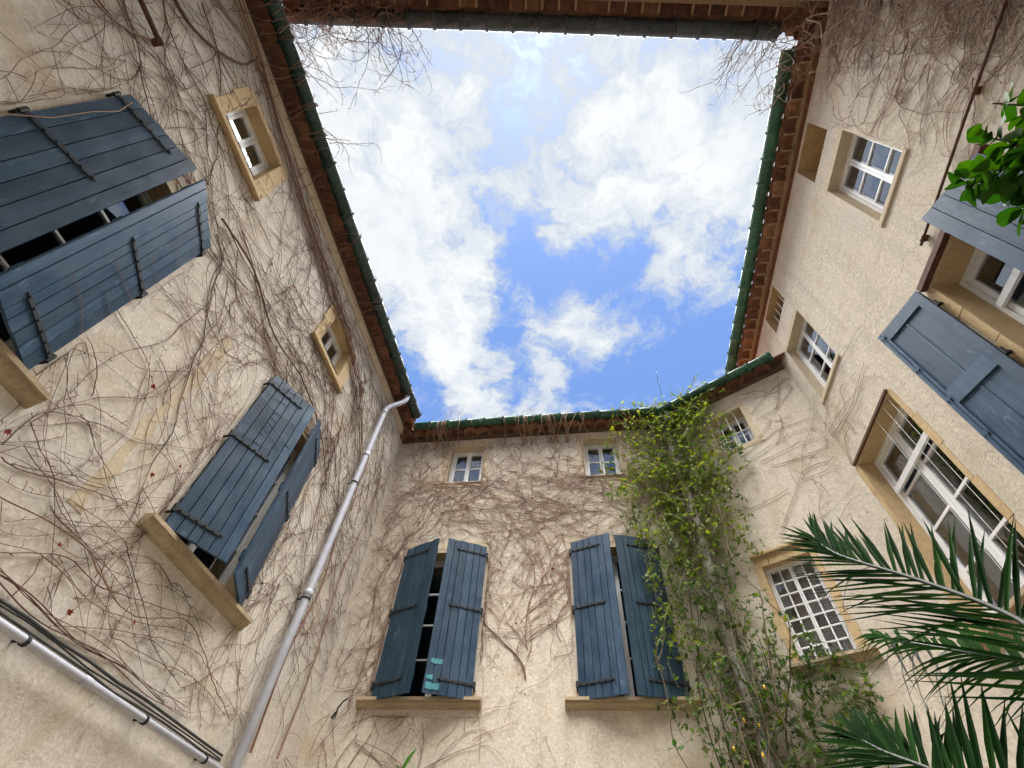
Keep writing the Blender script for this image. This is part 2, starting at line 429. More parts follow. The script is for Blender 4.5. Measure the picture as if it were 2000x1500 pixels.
class Wall:
    """a facade plane: u runs along it, off comes out into the courtyard, z is measured from eye level"""
    def __init__(s, ox, oy, deg, inward):
        t = math.radians(deg); s.o = Vector((ox, oy, 0)); s.u = Vector((math.cos(t), math.sin(t), 0))
        s.n = Vector((-math.sin(t), math.cos(t), 0))
        if s.n.dot(Vector(inward + (0,))) < 0: s.n = -s.n
    def pt(s, u, off, z): return s.o + s.u * u + s.n * off + Vector((0, 0, z + EYE))
    def box(s, mb, u0, u1, o0, o1, z0, z1):
        mb.box(s.pt(u0, o0, z0), s.u * (u1 - u0), s.n * (o1 - o0), Vector((0, 0, z1 - z0)))
    def frame(s, u, off, z):
        m = Matrix.Identity(4)
        for i, a in enumerate((s.u, s.n, Vector((0, 0, 1)))):
            for j in range(3): m[j][i] = a[j]
        return Matrix.Translation(s.pt(u, off, z)) @ m
WB = Wall(0, 6.3, 0, (0, -1))
WL = Wall(-3.314, 6.3, 88.8, (1, 0))
WD = Wall(1.701, 6.3, -31, (-1, -1))
WR = Wall(3.631, 5.14, 90.3, (-1, 0))
WF = Wall(0, -.325, 8.8, (0, 1))
GZ = -EYE

# ------------------------------------------------------------------ ground
g = MB(); g.quad((-300, -300, 0), (300, -300, 0), (300, 300, 0), (-300, 300, 0))
tag(g.build('ground', 'ground_gravel'), kind='structure')

# ------------------------------------------------------------------ the house: four wings round the courtyard
wingL = thing('house_wing', 'long vine-covered plaster wing on the left with two pairs of dark blue shutters', 'house', 'wings around the courtyard')
wingB = thing('house_wing', 'far plaster wing facing the viewer with two blue shuttered windows and an angled corner', 'house', 'wings around the courtyard')
wingR = thing('house_wing', 'taller bare plaster wing on the right with white windows and pale panelled shutters', 'house', 'wings around the courtyard')
wingF = thing('house_wing', 'wing overhead at the top edge, only its shade-darkened gutter and tiled eave showing', 'house', 'wings around the courtyard')

def wall_mesh(W, u0, u1, z0, z1, holes, mat, parent):
    us = sorted({u0, u1, *[h[0] for h in holes], *[h[1] for h in holes]})
    zs = sorted({z0, z1, *[h[2] for h in holes], *[h[3] for h in holes]})
    mb = MB()
    for a, b in zip(us, us[1:]):
        for c, d in zip(zs, zs[1:]):
            m_u, m_z = (a + b) / 2, (c + d) / 2
            if any(h[0] < m_u < h[1] and h[2] < m_z < h[3] for h in holes): continue
            mb.quad(W.pt(a, 0, c), W.pt(b, 0, c), W.pt(b, 0, d), W.pt(a, 0, d))
    return mb.build('wall', mat, parent)

HOLES = {'L': [], 'B': [], 'D': [], 'R': []}
RNG = random.Random(11)

def window(W, key, wing, u0, u1, z0, z1, depth=.24, cols=1, rows=2, frame=.038, stile=.036, muntin=.020, leaves=2, reveal='ochre_stone', sill_in=True, pale_backing=False, interior=1.4):
    HOLES[key].append((u0, u1, z0, z1))
    mb = MB()                                                       # frame fixed in the opening
    d0, d1 = -depth - .07, -depth
    W.box(mb, u0, u0 + frame, d0, d1, z0, z1); W.box(mb, u1 - frame, u1, d0, d1, z0, z1)
    W.box(mb, u0 + frame, u1 - frame, d0, d1, z1 - frame, z1); W.box(mb, u0 + frame, u1 - frame, d0, d1 + .015, z0, z0 + frame * 1.3)
    win = mb.build('window', 'white_paint', wing)
    rv = MB()                                                       # stone cheeks of the opening
    e = depth + .10
    for a, b in (((u0, z0), (u0, z1)), ((u0, z1), (u1, z1)), ((u1, z1), (u1, z0)), ((u1, z0), (u0, z0))):
        rv.quad(W.pt(a[0], 0, a[1]), W.pt(b[0], 0, b[1]), W.pt(b[0], -e, b[1]), W.pt(a[0], -e, a[1]))
    rv.build('reveal', reveal, win)
    rm = MB(); r = .35                                              # the room behind, its dimness put into the wall colour
    A = lambda u, o, z: W.pt(u, o, z)
    U0, U1, Z0, Z1, O0, O1 = u0 - r, u1 + r, z0 - r, z1 + r * .5, -e, -e - interior
    rm.quad(A(U0, O1, Z0), A(U1, O1, Z0), A(U1, O1, Z1), A(U0, O1, Z1))
    for a, b in (((U0, Z0), (U0, Z1)), ((U0, Z1), (U1, Z1)), ((U1, Z1), (U1, Z0)), ((U1, Z0), (U0, Z0))):
        rm.quad(A(a[0], O0, a[1]), A(b[0], O0, b[1]), A(b[0], O1, b[1]), A(a[0], O1, a[1]))
    for q in ((U0, u0, Z0, Z1), (u1, U1, Z0, Z1), (u0, u1, Z0, z0), (u0, u1, z1, Z1)):
        rm.quad(A(q[0], O0, q[2]), A(q[1], O0, q[2]), A(q[1], O0, q[3]), A(q[0], O0, q[3]))
    rm.build('room', 'room_shade', win)
    if pale_backing:
        cu = MB(); n = 26; uu = [u0 + .02 + (u1 - u0 - .04) * i / n for i in range(n + 1)]
        for i in range(n):
            if pale_backing == 'half' and not (i < n * .3 or i > n * .72): continue
            o_ = lambda k: -depth - .095 + .012 * math.sin(k * 1.7)
            cu.quad(A(uu[i], o_(i), z0), A(uu[i + 1], o_(i + 1), z0), A(uu[i + 1], o_(i + 1), z1), A(uu[i], o_(i), z1))
        cu.build('pale_backing', 'pale_backing', win)  # added backing, brightens panes that would read black
    iu0, iu1, iz0, iz1 = u0 + frame + .004, u1 - frame - .004, z0 + frame * 1.3 + .004, z1 - frame - .004
    lw = (iu1 - iu0) / leaves
    for k in range(leaves):
        a, b = iu0 + lw * k + (.002 if k else 0), iu0 + lw * (k + 1) - (.002 if k < leaves - 1 else 0)
        c = MB(); c0, c1 = -depth - .055, -depth - .008
        W.box(c, a, a + stile, c0, c1, iz0, iz1); W.box(c, b - stile, b, c0, c1, iz0, iz1)
        W.box(c, a + stile, b - stile, c0, c1, iz0, iz0 + stile * 1.3); W.box(c, a + stile, b - stile, c0, c1, iz1 - stile, iz1)
        c.build('casement', 'white_paint', win)
        pa, pb_, pc, pd = a + stile, b - stile, iz0 + stile * 1.3, iz1 - stile
        pw, ph = (pb_ - pa) / cols, (pd - pc) / rows
        for i in range(1, cols):
            mm = MB(); W.box(mm, pa + pw * i - muntin / 2, pa + pw * i + muntin / 2, c0 + .004, c1 - .006, pc, pd); mm.build('muntin', 'white_paint', win)
        for j in range(1, rows):
            mm = MB(); W.box(mm, pa, pb_, c0 + .002, c1 - .004, pc + ph * j - muntin / 2, pc + ph * j + muntin / 2); mm.build('muntin', 'white_paint', win)
        for i in range(cols):
            for j in range(rows):
                gl = MB(); t1, t2 = RNG.uniform(-.004, .004), RNG.uniform(-.004, .004)
                q = [(pa + pw * i, pc + ph * j, 0), (pa + pw * (i + 1), pc + ph * j, t1), (pa + pw * (i + 1), pc + ph * (j + 1), t1 + t2), (pa + pw * i, pc + ph * (j + 1), t2)]
                om = (c0 + c1) / 2
                vq = [A(x[0], om + x[2], x[1]) for x in q]
                gl.quad(*(vq if (vq[1] - vq[0]).cross(vq[2] - vq[0]).dot(W.n) > 0 else vq[::-1])); gl.build('pane', 'glass', win)
    return win

def block(W, parent, name, mat, u0, u1, o0, o1, z0, z1):
    mb = MB(); W.box(mb, u0, u1, o0, o1, z0, z1)
    o = mb.build(name, mat, parent)
    bv = o.modifiers.new('b', 'BEVEL'); bv.width = min(.014, (o1 - o0) * .45); bv.segments = 2
    return o

def surround(W, win, u0, u1, z0, z1, lint=.16, jamb=.10, sill=.14, mat='ochre_stone', proud=.004, split=3):
    """dressed stones set round an opening, each its own stone"""
    block(W, win, 'lintel_stone', mat, u0 - jamb, u1 + jamb, 0, proud, z1, z1 + lint)
    h = (z1 - z0) / split
    for s_ in (0, 1):
        for k in range(split):
            a, b = (u0 - jamb, u0) if s_ == 0 else (u1, u1 + jamb)
            ext = .03 if (k + s_) % 2 else 0
            if s_ == 0: a -= ext
            else: b += ext
            block(W, win, 'jamb_stone', mat, a, b, 0, proud, z0 + h * k + .002, z0 + h * (k + 1) - .002)
    if sill: block(W, win, 'sill_stone', mat, u0 - jamb, u1 + jamb, 0, proud * 1.5, z0 - sill, z0)

def sill(W, win, u0, u1, ztop, h=.105, proj=.10, mat='sill_stone'):
    prof = [(-.24, 0), (proj, 0), (proj, -h * .32), (proj * .74, -h * .34), (proj * .72, -h * .56), (proj * .62, -h * .60), (proj * .44, -h * .72), (proj * .36, -h * .88), (proj * .22, -h * .90), (proj * .20, -h), (0, -h), (0, -.03), (-.24, -.03)]
    mb = MB(); mb.prism([W.pt(u0, a, ztop + b) for a, b in prof], W.u * (u1 - u0))
    o = mb.build('sill', mat, win); fix_normals(o.data)
    return o

def shutter(W, wing, hinge, sgn, width, z0, z1, ang, mat, planks=6, straps=(.08, .52, .93), strap_len=.75, off=.035, label=None, wob=0):
    th = math.radians(ang)
    e = W.u * (sgn * math.cos(th)) + W.n * math.sin(th)             # along the leaf from the hinge
    m = W.n * math.cos(th) - W.u * (sgn * math.sin(th))             # its outer face
    base = W.pt(hinge, off, z0); up = Vector((0, 0, 1))
    P = lambda a, t, z: base + e * a + m * t + up * z
    H = z1 - z0
    back = MB(); back.box(P(.012, -.012, .012), e * (width - .024), m * .010, up * (H - .024))
    for f in (.1, .5, .9):
        back.box(P(.02, -.034, H * f - .05), e * (width - .04), m * .022, up * .10)
    sh = back.build('shutter', mat, wing)
    if label: sh['label'] = label
    r = random.Random(int(hinge * 1000) + int(width * 100))
    cuts = [0] + [width * (k + r.uniform(-.16, .16)) / planks for k in range(1, planks)] + [width]
    for k in range(planks):
        a, b = cuts[k] + .0025, cuts[k + 1] - .0025
        dz0, dz1 = r.uniform(-.004, .004), r.uniform(-.006, .006); t = .024 + r.uniform(-.002, .002)
        prof = [(a, 0), (b, 0), (b, t - .004), (b - .003, t), (a + .003, t), (a, t - .004)]
        pk = MB(); pk.prism([P(x, y, dz0) for x, y in prof], up * (H + dz1 - dz0))
        o = pk.build('plank', mat, sh); fix_normals(o.data)
    for f in straps:
        st = MB(); z = H * f; ln = width * strap_len; t0 = .0265
        w_ = .017
        st.prism([P(-.005, t0, z - w_), P(ln * .94, t0, z - w_ * .8), P(ln, t0, z), P(ln * .94, t0, z + w_ * .8), P(-.005, t0, z + w_)], m * .008)
        nb = 6
        for i in range(nb):
            c = P(ln * (.08 + .86 * i / (nb - 1)), t0 + .008, z)
            st.tube([c, c + m * .006, c + m * .009], [.011, .009, .004], 6)
        st.tube([P(-.012, t0, z - .035), P(-.012, t0, z + .035)], .017, 8)        # knuckle
        st.tube([P(-.012, t0, z - .045), W.pt(hinge - sgn * .02, -.03, z0 + z - .045)], .012, 6)   # gudgeon into the wall
        o = st.build('strap_hinge', 'iron', sh); fix_normals(o.data)
    return sh, P

def panel_shutter(W, wing, hinge, sgn, width, z0, z1, ang, mat, off=.05, label=None, closed_bar=True):
    th = math.radians(ang)
    e = W.u * (sgn * math.cos(th)) + W.n * math.sin(th)
    m = W.n * math.cos(th) - W.u * (sgn * math.sin(th))
    base = W.pt(hinge, off, z0); up = Vector((0, 0, 1)); H = z1 - z0
    P = lambda a, t, z: base + e * a + m * t + up * z
    bk = MB(); bk.box(P(.004, -.004, .004), e * (width - .008), m * .010, up * (H - .008))
    sh = bk.build('shutter', mat, wing)
    if label: sh['label'] = label
    n = 5
    for k in range(n):                                              # outer boards
        a, b = width * k / n + .0015, width * (k + 1) / n - .0015
        pk = MB(); pk.prism([P(x, y, 0) for x, y in [(a, .0065), (b, .0065), (b, .017), (b - .003, .020), (a + .003, .020), (a, .017)]], up * H)
        o = pk.build('board', mat, sh); fix_normals(o.data)
    I = -.042                                                       # inner face: stiles, rails, panels, middle board
    for a, b in ((0, .085), (width - .07, width)):
        q = MB(); q.box(P(a, I, 0), e * (b - a), m * .037, up * H); q.build('stile', mat, sh)
    rails = [0.0, .47, 1.0 - .085]
    for i, f in enumerate(rails):
        h_ = .17 if i == 1 else .15
        za = H * f if i < 2 else H - h_
        q = MB(); q.box(P(.085, I + .003, za), e * (width - .155), m * .034, up * h_); q.build('rail', mat, sh)
    for za, zb in ((.15, H * .47), (H * .47 + .17, H - .15)):
        q = MB(); c = .085 + (width - .155) * .5
        q.box(P(.085, I + .022, za), e * (c - .085 - .012), m * .012, up * (zb - za)); q.build('panel', mat, sh)
        q = MB(); q.box(P(c + .012, I + .022, za), e * (width - .07 - c - .012), m * .012, up * (zb - za)); q.build('panel', mat, sh)
        q = MB(); q.box(P(c - .010, I + .016, za), e * .020, m * .018, up * (zb - za)); q.build('panel_strip', mat, sh)
    q = MB()                                                        # espagnolette bolt along the free edge
    q.tube([P(width - .035, I - .008, .05), P(width - .035, I - .008, H - .02)], .008, 6)
    for f in (.06, .3, .5, .7, .96):
        q.box(P(width - .06, I - .014, H * f), e * .05, m * .012, up * .035)
    q.build('bolt', mat, sh)
    for f in (.12, .5, .88):
        st = MB(); st.tube([P(-.01, -.01, H * f - .04), P(-.01, -.01, H * f + .04)], .02, 8)
        st.tube([P(-.01, -.01, H * f), W.pt(hinge, -.03, z0 + H * f)], .016, 6)
        st.box(P(0, -.034, H * f - .018), e * .06, m * .008, up * .036)
        st.build('hinge', 'iron', sh)
    return sh, P

# ---- far wing: two small attic windows, two shuttered windows
for a, b in ((-2.27, -1.64), (.21, .82)):
    w = window(WB, 'B', wingB, a, b, 5.77, 6.66, depth=.16, cols=1, rows=2, reveal='cream_stone')
    surround(WB, w, a, b, 5.77, 6.66, .10, .12, .13, 'cream_stone')
    gb = MB(); gb.tube([WB.pt(a + .02, -.10, 5.84), WB.pt(b - .02, -.10, 5.84)], .012, 8); gb.build('guard_rail', 'zinc', w)
for i, (a, b) in enumerate(((-2.60, -1.41), (-.10, 1.08))):
    w = window(WB, 'B', wingB, a, b, 2.33, 4.34, depth=.22, cols=1, rows=4, reveal='ochre_stone')
    sill(WB, w, a - .19, b + .14, 2.33)
    block(WB, w, 'lintel_stone', 'cream_stone', a - .06, b + .06, 0, .004, 4.34, 4.52)
LEAFB = []
LEAFB.append(shutter(WB, wingB, -2.62, 1, .61, 2.30, 4.38, 25, 'shutter_teal'))
LEAFB.append(shutter(WB, wingB, -1.39, -1, .60, 2.30, 4.38, 25, 'shutter_blue', label='shutter leaf with torn turquoise patches near its foot'))
LEAFB.append(shutter(WB, wingB, -.12, 1, .60, 2.30, 4.40, 21, 'shutter_blue'))
LEAFB.append(shutter(WB, wingB, 1.10, -1, .61, 2.30, 4.40, 16, 'shutter_teal'))
sh, P = LEAFB[1]
for a, b, c, d in ((.41, .555, .325, .38), (.50, .585, .145, .195), (.41, .575, .04, .11)):
    q = MB(); ex = P(1, 0, 0) - P(0, 0, 0); em = P(0, 1, 0) - P(0, 0, 0)
    n = 7; rr = random.Random(int(a * 977 + c * 311))
    top = [P(a + (b - a) * i / n, .0275, d + rr.uniform(-.012, .012)) for i in range(n + 1)]; bot = [P(a + (b - a) * i / n, .0275, c + rr.uniform(-.012, .012)) for i in range(n, -1, -1)]
    q.prism(top + bot, em * .002); o = q.build('paint_patch', 'teal_patch', sh); fix_normals(o.data)
# ---- angled bay: barred window low down, attic window behind the climber
w = window(WD, 'D', wingB, .70, 1.29, 2.53, 3.72, depth=.10, cols=2, rows=7, frame=.022, stile=.020, muntin=.017, pale_backing=True)
surround(WD, w, .70, 1.29, 2.53, 3.72, .13, .075, 0, 'ochre_stone', .006, 4)
block(WD, w, 'cornice_stone', 'ochre_stone', .60, 1.39, 0, .05, 3.852, 3.90)
sill(WD, w, .58, 1.46, 2.53, .10, .10)
w = window(WD, 'D', wingB, .78, 1.34, 5.72, 6.50, depth=.24, cols=1, rows=2, reveal='cream_stone')
for i in range(3):
    gb = MB(); gb.tube([WD.pt(.78 + .14 * (i + 1), -.08, 5.72), WD.pt(.78 + .14 * (i + 1), -.08, 6.50)], .010, 6); gb.build('window_bar', 'white_paint', w)
gb = MB(); gb.tube([WD.pt(.78, -.07, 6.05), WD.pt(1.34, -.07, 6.05)], .010, 6); gb.build('window_bar', 'white_paint', w)
surround(WD, w, .78, 1.34, 5.72, 6.50, .10, .09, .10, 'cream_stone')

# ---- left wing
for a, b, c, d in ((-5.94, -5.26, 5.72, 6.44), (-3.15, -2.50, 5.64, 6.33)):
    w = window(WL, 'L', wingL, a, b, c, d, depth=.14, cols=1, rows=1, frame=.04, stile=.04)
    surround(WL, w, a, b, c, d, .08, .17, .10, 'ochre_stone', .02, 2)
    block(WL, w, 'sill_lip', 'ochre_stone', a - .20, b + .20, 0, .07, c - .14, c - .102)
    gb = MB(); gb.tube([WL.pt(a + .01, -.03, c + .09), WL.pt(b - .01, -.03, c + .09)], .013, 8); gb.build('guard_rail', 'iron', w)
for a, b in ((-3.40, -2.15), (-6.22, -4.98)):
    w = window(WL, 'L', wingL, a, b, 2.34, 4.40, depth=.22, cols=1, rows=4)
    sill(WL, w, a - .19, b + .22, 2.32, .11, .105)
    block(WL, w, 'lintel_stone', 'cream_stone', a - .05, b + .05, 0, .004, 4.40, 4.56)
shutter(WL, wingL, -3.42, 1, .62, 2.33, 4.42, 25.5, 'shutter_blue')
shutter(WL, wingL, -2.13, -1, .635, 2.33, 4.42, 24, 'shutter_blue')
shutter(WL, wingL, -6.25, 1, .668, 2.34, 4.47, 21.5, 'shutter_blue', planks=6)
shutter(WL, wingL, -4.96, -1, .655, 2.34, 4.46, 25, 'shutter_blue', planks=7)

# ---- right wing
for a, b in ((-3.59, -2.85), (-1.05, -.28)):
    w = window(WR, 'R', wingR, a, b, 5.68, 6.95, depth=.14, cols=1, rows=3, frame=.035, stile=.034, reveal='cream_stone')
    block(WR, w, 'sill_stone', 'cream_stone', a - .04, b + .04, -.2, .025, 5.60, 5.68)
    block(WR, w, 'lintel_stone', 'cream_stone', a - .02, b + .05, 0, .003, 6.95, 7.05)
def niche(W, key, wing, u0, u1, z0, z1, depth, bars):
    HOLES[key].append((u0, u1, z0, z1))
    mb = MB()
    for a, b in (((u0, z0), (u0, z1)), ((u0, z1), (u1, z1)), ((u1, z1), (u1, z0)), ((u1, z0), (u0, z0))):
        mb.quad(W.pt(a[0], 0, a[1]), W.pt(b[0], 0, b[1]), W.pt(b[0], -depth, b[1]), W.pt(a[0], -depth, a[1]))
    o = mb.build('vent_niche', 'ochre_stone', wing)
    bk = MB(); bk.quad(W.pt(u0, -depth, z0), W.pt(u1, -depth, z0), W.pt(u1, -depth, z1), W.pt(u0, -depth, z1))
    bk.build('back_panel', 'room_shade' if bars else 'ochre_stone', o)  # behind bars, a dark sheet stands in for the shaded depth
    for i in range(bars):
        t = u0 + (u1 - u0) * (i + .5) / bars
        gb = MB(); gb.tube([W.pt(t, -depth * .45, z0), W.pt(t, -depth * .45, z1)], .010, 6); gb.build('window_bar', 'white_paint', o)
    if not bars:
        vb = MB(); W.box(vb, u0 + .25, u1 - .2, -depth, -depth + .01, z0 + .02, z0 + .22); vb.build('vent_plate', 'rust_iron', o)
    return o
niche(WR, 'R', wingR, -3.53, -2.86, 7.33, 7.92, .34, 0)
niche(WR, 'R', wingR, -1.01, -.34, 7.41, 7.92, .30, 5)
w = window(WR, 'R', wingR, -1.25, -.09, 2.36, 4.58, depth=.19, cols=1, rows=4, frame=.05, stile=.055, muntin=.032, interior=2.2)
surround(WR, w, -1.25, -.09, 2.36, 4.58, .02, .07, 0, 'ochre_stone', .006, 5)
sill(WR, w, -1.35, .02, 2.36, .12, .10)
q = MB(); WR.box(q, -1.20, -.14, -.185, -.150, 4.03, 4.10); WR.box(q, -1.20, -.14, -.185, -.168, 4.10, 4.125); q.build('transom', 'white_paint', w)
q = MB(); WR.box(q, -1.27, -.03, -.05, .03, 4.60, 4.635); q.build('iron_lintel', 'rust_iron', w)
for u in (-1.16, -1.02, -.80):
    q = MB(); q.tube([WR.pt(u, -.02, 2.4), WR.pt(u, -.02, 4.6)], .003, 4); q.build('wire', 'white_paint', w)
w = window(WR, 'R', wingR, -3.75, -2.57, 2.36, 4.60, depth=.24, cols=1, rows=3, frame=.05, stile=.055, muntin=.032, interior=2.2)
surround(WR, w, -3.75, -2.57, 2.36, 4.60, .03, .09, 0, 'ochre_stone', .012, 5)
q = MB(); WR.box(q, -3.70, -2.62, -.235, -.20, 4.03, 4.10); q.build('transom', 'white_paint', w)
q = MB(); WR.box(q, -3.85, -2.50, 0, .07, 4.632, 4.70); q.build('iron_lintel', 'rust_iron', w)
sill(WR, w, -3.85, -2.46, 2.36, .12, .10)
panel_shutter(WR, wingR, -3.79, 1, .60, 2.42, 4.64, 25, 'shutter_pale', label='half-closed pale shutter leaf with flat cracked boards')
panel_shutter(WR, wingR, -2.49, -1, .57, 2.42, 4.66, 160, 'shutter_pale', off=.06, label='open pale shutter leaf showing its panelled inner face')

# walls with their openings
wall_mesh(WL, -8.2, 0, GZ, 7.06, HOLES['L'], 'plaster_left', wingL)
wall_mesh(WB, -3.314, 1.701, GZ, 6.84, HOLES['B'], 'plaster_back', wingB)
wall_mesh(WD, 0, 2.252, GZ, 6.86, HOLES['D'], 'plaster_back', wingB)
wall_mesh(WR, -5.6, 3.4, GZ, 8.02, HOLES['R'], 'plaster_right', wingR)
wall_mesh(WF, -5.5, 4.6, GZ, 8.17, [], 'plaster_left', wingF)
# the pale fillet under the left eave and a repair strip down the left wall
q = MB(); q.prism([WL.pt(-7.6, a, b) for a, b in ((0, 6.90), (.02, 6.905), (.045, 6.95), (.05, 7.0), (.05, 7.06), (0, 7.06))], WL.u * 7.55); o = q.build('cornice', 'cream_stone', wingL); fix_normals(o.data)
rs = random.Random(5)
q = MB(); lf = [(-4.14 + rs.uniform(-.035, .035), 2.0 + 2.1 * i / 16) for i in range(17)]; rt = [(-4.02 + rs.uniform(-.035, .035), 4.1 - 2.1 * i / 16) for i in range(17)]
q.prism([WL.pt(a, .0, b) for a, b in lf + rt], WL.n * .004); o = q.build('plaster_strip', 'cream_stone', wingL); fix_normals(o.data)

# ------------------------------------------------------------------ eaves: corbelled tiles, mortar course, roof edge and gutters
def arc_tile_mesh(name, r0, r1, length, mat, segs=6, th=.02):
    mb = MB(); out = []; 
    for i in range(segs + 1):
        a = math.pi * i / segs
        out.append((a,))
    def ring(y, r):
        return [(math.cos(a[0]) * r, y, math.sin(a[0]) * r * .92) for a in out]
    A, B, C, D = ring(0, r0), ring(length, r1), ring(0, r0 - th), ring(length, r1 - th)
    for i in range(segs):
        mb.quad(A[i], A[i + 1], B[i + 1], B[i]); mb.quad(C[i + 1], C[i], D[i], D[i + 1]); mb.quad(B[i], B[i + 1], D[i + 1], D[i])
    for i in (0, segs): mb.quad(A[i], B[i], D[i], C[i])
    me = mb.mesh(name, mat)
    return me
def gutter_mesh(name, r, length, mat, segs=10):
    mb = MB(); prof = [(0, r), (length * .80, r), (length * .82, r + .017), (length * .92, r + .019), (length * .94, r + .002), (length, r)]
    def ring(x, rr):
        return [(x, math.cos(math.pi + (math.pi * 1.06) * (i / segs - .5) + math.pi / 2 + 0) * rr, math.sin(math.pi + (math.pi * 1.06) * (i / segs - .5) + math.pi / 2) * rr) for i in range(segs + 1)]
    outer = [ring(x, rr) for x, rr in prof]; inner = [ring(x, r - .014) for x, rr in prof]
    for k in range(len(prof) - 1):
        for i in range(segs):
            mb.quad(outer[k][i], outer[k][i + 1], outer[k + 1][i + 1], outer[k + 1][i])
        
    for i in range(segs): mb.quad(inner[0][i + 1], inner[0][i], inner[-1][i], inner[-1][i + 1])
    for i in (0, segs):
        mb.quad(outer[0][i], outer[-1][i], inner[-1][i], inner[0][i])
    import bmesh
    me = mb.mesh(name, mat, True)
    b = bmesh.new(); b.from_mesh(me); bmesh.ops.remove_doubles(b, verts=b.verts, dist=.0005); bmesh.ops.recalc_face_normals(b, faces=b.faces); b.to_mesh(me); b.free()
    return me

def eave(W, wing, u0, u1, ze, gz, goff, gr, tmat, gmat, proj=.25, roofrise=.30, back=5.0, tw=.205, ov=None, gl=.36, gu0=None, gu1=None, rows=1, roof=True, ribs=False, fill='mortar_shade'):
    tm = arc_tile_mesh('eave_tile', tw * .52, tw * .50, proj, tmat)
    r = random.Random(int(abs(u0) * 100) + 3)
    n = int((u1 - u0) / tw)
    bk = MB(); W.box(bk, u0, u1, -.30, proj * .35, ze - .0, ze + .085)        # mortar filling set back under the tiles
    W.box(bk, u0, u1, -.30, proj * .9, ze + tw * .48 + .012, ze + tw * .48 + .036)
    for k in range(n + 1 if ribs else 0):
        if r.random() < .18: continue
        W.box(bk, u0 + tw * k - .012, u0 + tw * k + .012, 0, proj * .93, ze - .004, ze + .05 + r.uniform(0, .02))
    bk.build('eave_course', 'mortar' if ribs else fill, wing)  # without ribs, the shade under the tiles is painted into the filling
    for k in range(n):
        u = u0 + tw * (k + .5) + r.uniform(-.008, .008)
        mt = W.frame(u, 0, ze + .012 + r.uniform(-.005, .005)) @ Matrix.Rotation(r.uniform(-.05, .05), 4, 'Z') @ Matrix.Rotation(r.uniform(-.03, .03), 4, 'X') @ Matrix.Rotation(r.uniform(-.06, .06), 4, 'Y') @ Matrix.Translation((0, r.uniform(-.02, .012), 0))
        link('eave_tile', tm, wing, mt)
    # roof edge: cover tiles over a roof plane
    rm_ = arc_tile_mesh('roof_tile', tw * .38, tw * .34, .42, tmat)
    sl_ = math.atan(roofrise)
    zt = ze + tw * .48 + .040
    ov = proj + .03 if ov is None else ov
    for k in range(n):
        u = u0 + tw * (k + .5) + r.uniform(-.008, .008)
        mt = W.frame(u, ov, zt + r.uniform(-.004, .006)) @ Matrix.Rotation(math.pi, 4, 'Z') @ Matrix.Rotation(sl_, 4, 'X') @ Matrix.Rotation(r.uniform(-.03, .03), 4, 'Z')
        link('roof_tile', rm_, wing, mt)
    if roof:
        rf = MB()
        z_ = lambda o: zt + (ov - o) * roofrise
        rf.prism([W.pt(u0 - .2, o, z) for o, z in ((ov - .02, zt - .012), (-back, z_(-back)), (-back, z_(-back) - .1), (ov - .02, zt - .03))], W.u * (u1 - u0 + .4))
        W.box(rf, u0, u1, -back, -back + .1, GZ, z_(-back) - .05)
        o = rf.build('roof', 'roof_field', wing); fix_normals(o.data)
    gm = gutter_mesh('gutter_section', gr, gl, gmat)
    gu0 = u0 if gu0 is None else gu0; gu1 = u1 if gu1 is None else gu1
    k = 0; u = gu0
    while u < gu1 - .05:
        s_ = min(1, (gu1 - u) / gl)
        mt = W.frame(u, goff + r.uniform(-.004, .004), gz + r.uniform(-.004, .004)) @ Matrix.Rotation(r.uniform(-.006, .006), 4, 'Y') @ Matrix.Diagonal((s_, 1, 1, 1))
        link('gutter_section', gm, wing, mt); u += gl
    return gm

eave(WL, wingL, -7.55, -.02, 7.06, 7.24, .30, .095, 'terracotta_dark', 'shaded_glaze', proj=.22, gu1=-.30, tw=.21)
eave(WB, wingB, -3.30, 1.62, 6.84, 7.035, .275, .080, 'terracotta_lit', 'green_glaze', proj=.22, gu0=-3.02, gu1=1.61, tw=.25)
eave(WD, wingB, .06, 2.24, 6.86, 7.035, .235, .080, 'terracotta_lit', 'green_glaze', proj=.20, gu0=.02, gu1=2.22, back=2.2, tw=.25)
eave(WR, wingR, -4.70, 3.2, 8.02, 8.27, .315, .10, 'terracotta_lit', 'green_glaze', proj=.24, gu0=-4.42, tw=.22, ribs=True)
eave(WF, wingF, -5.0, 4.2, 8.17, 8.262, .335, .105, 'terracotta_dark', 'overhead_shade_glaze', proj=.20, ov=.36, gu0=-4.6, gu1=3.25, tw=.22, ribs=True)
# fillet of tile ends under the right eave
q = MB(); WR.box(q, -4.75, 3.2, 0, .05, 7.985, 8.018); q.build('eave_fillet', 'terracotta_dark', wingR)

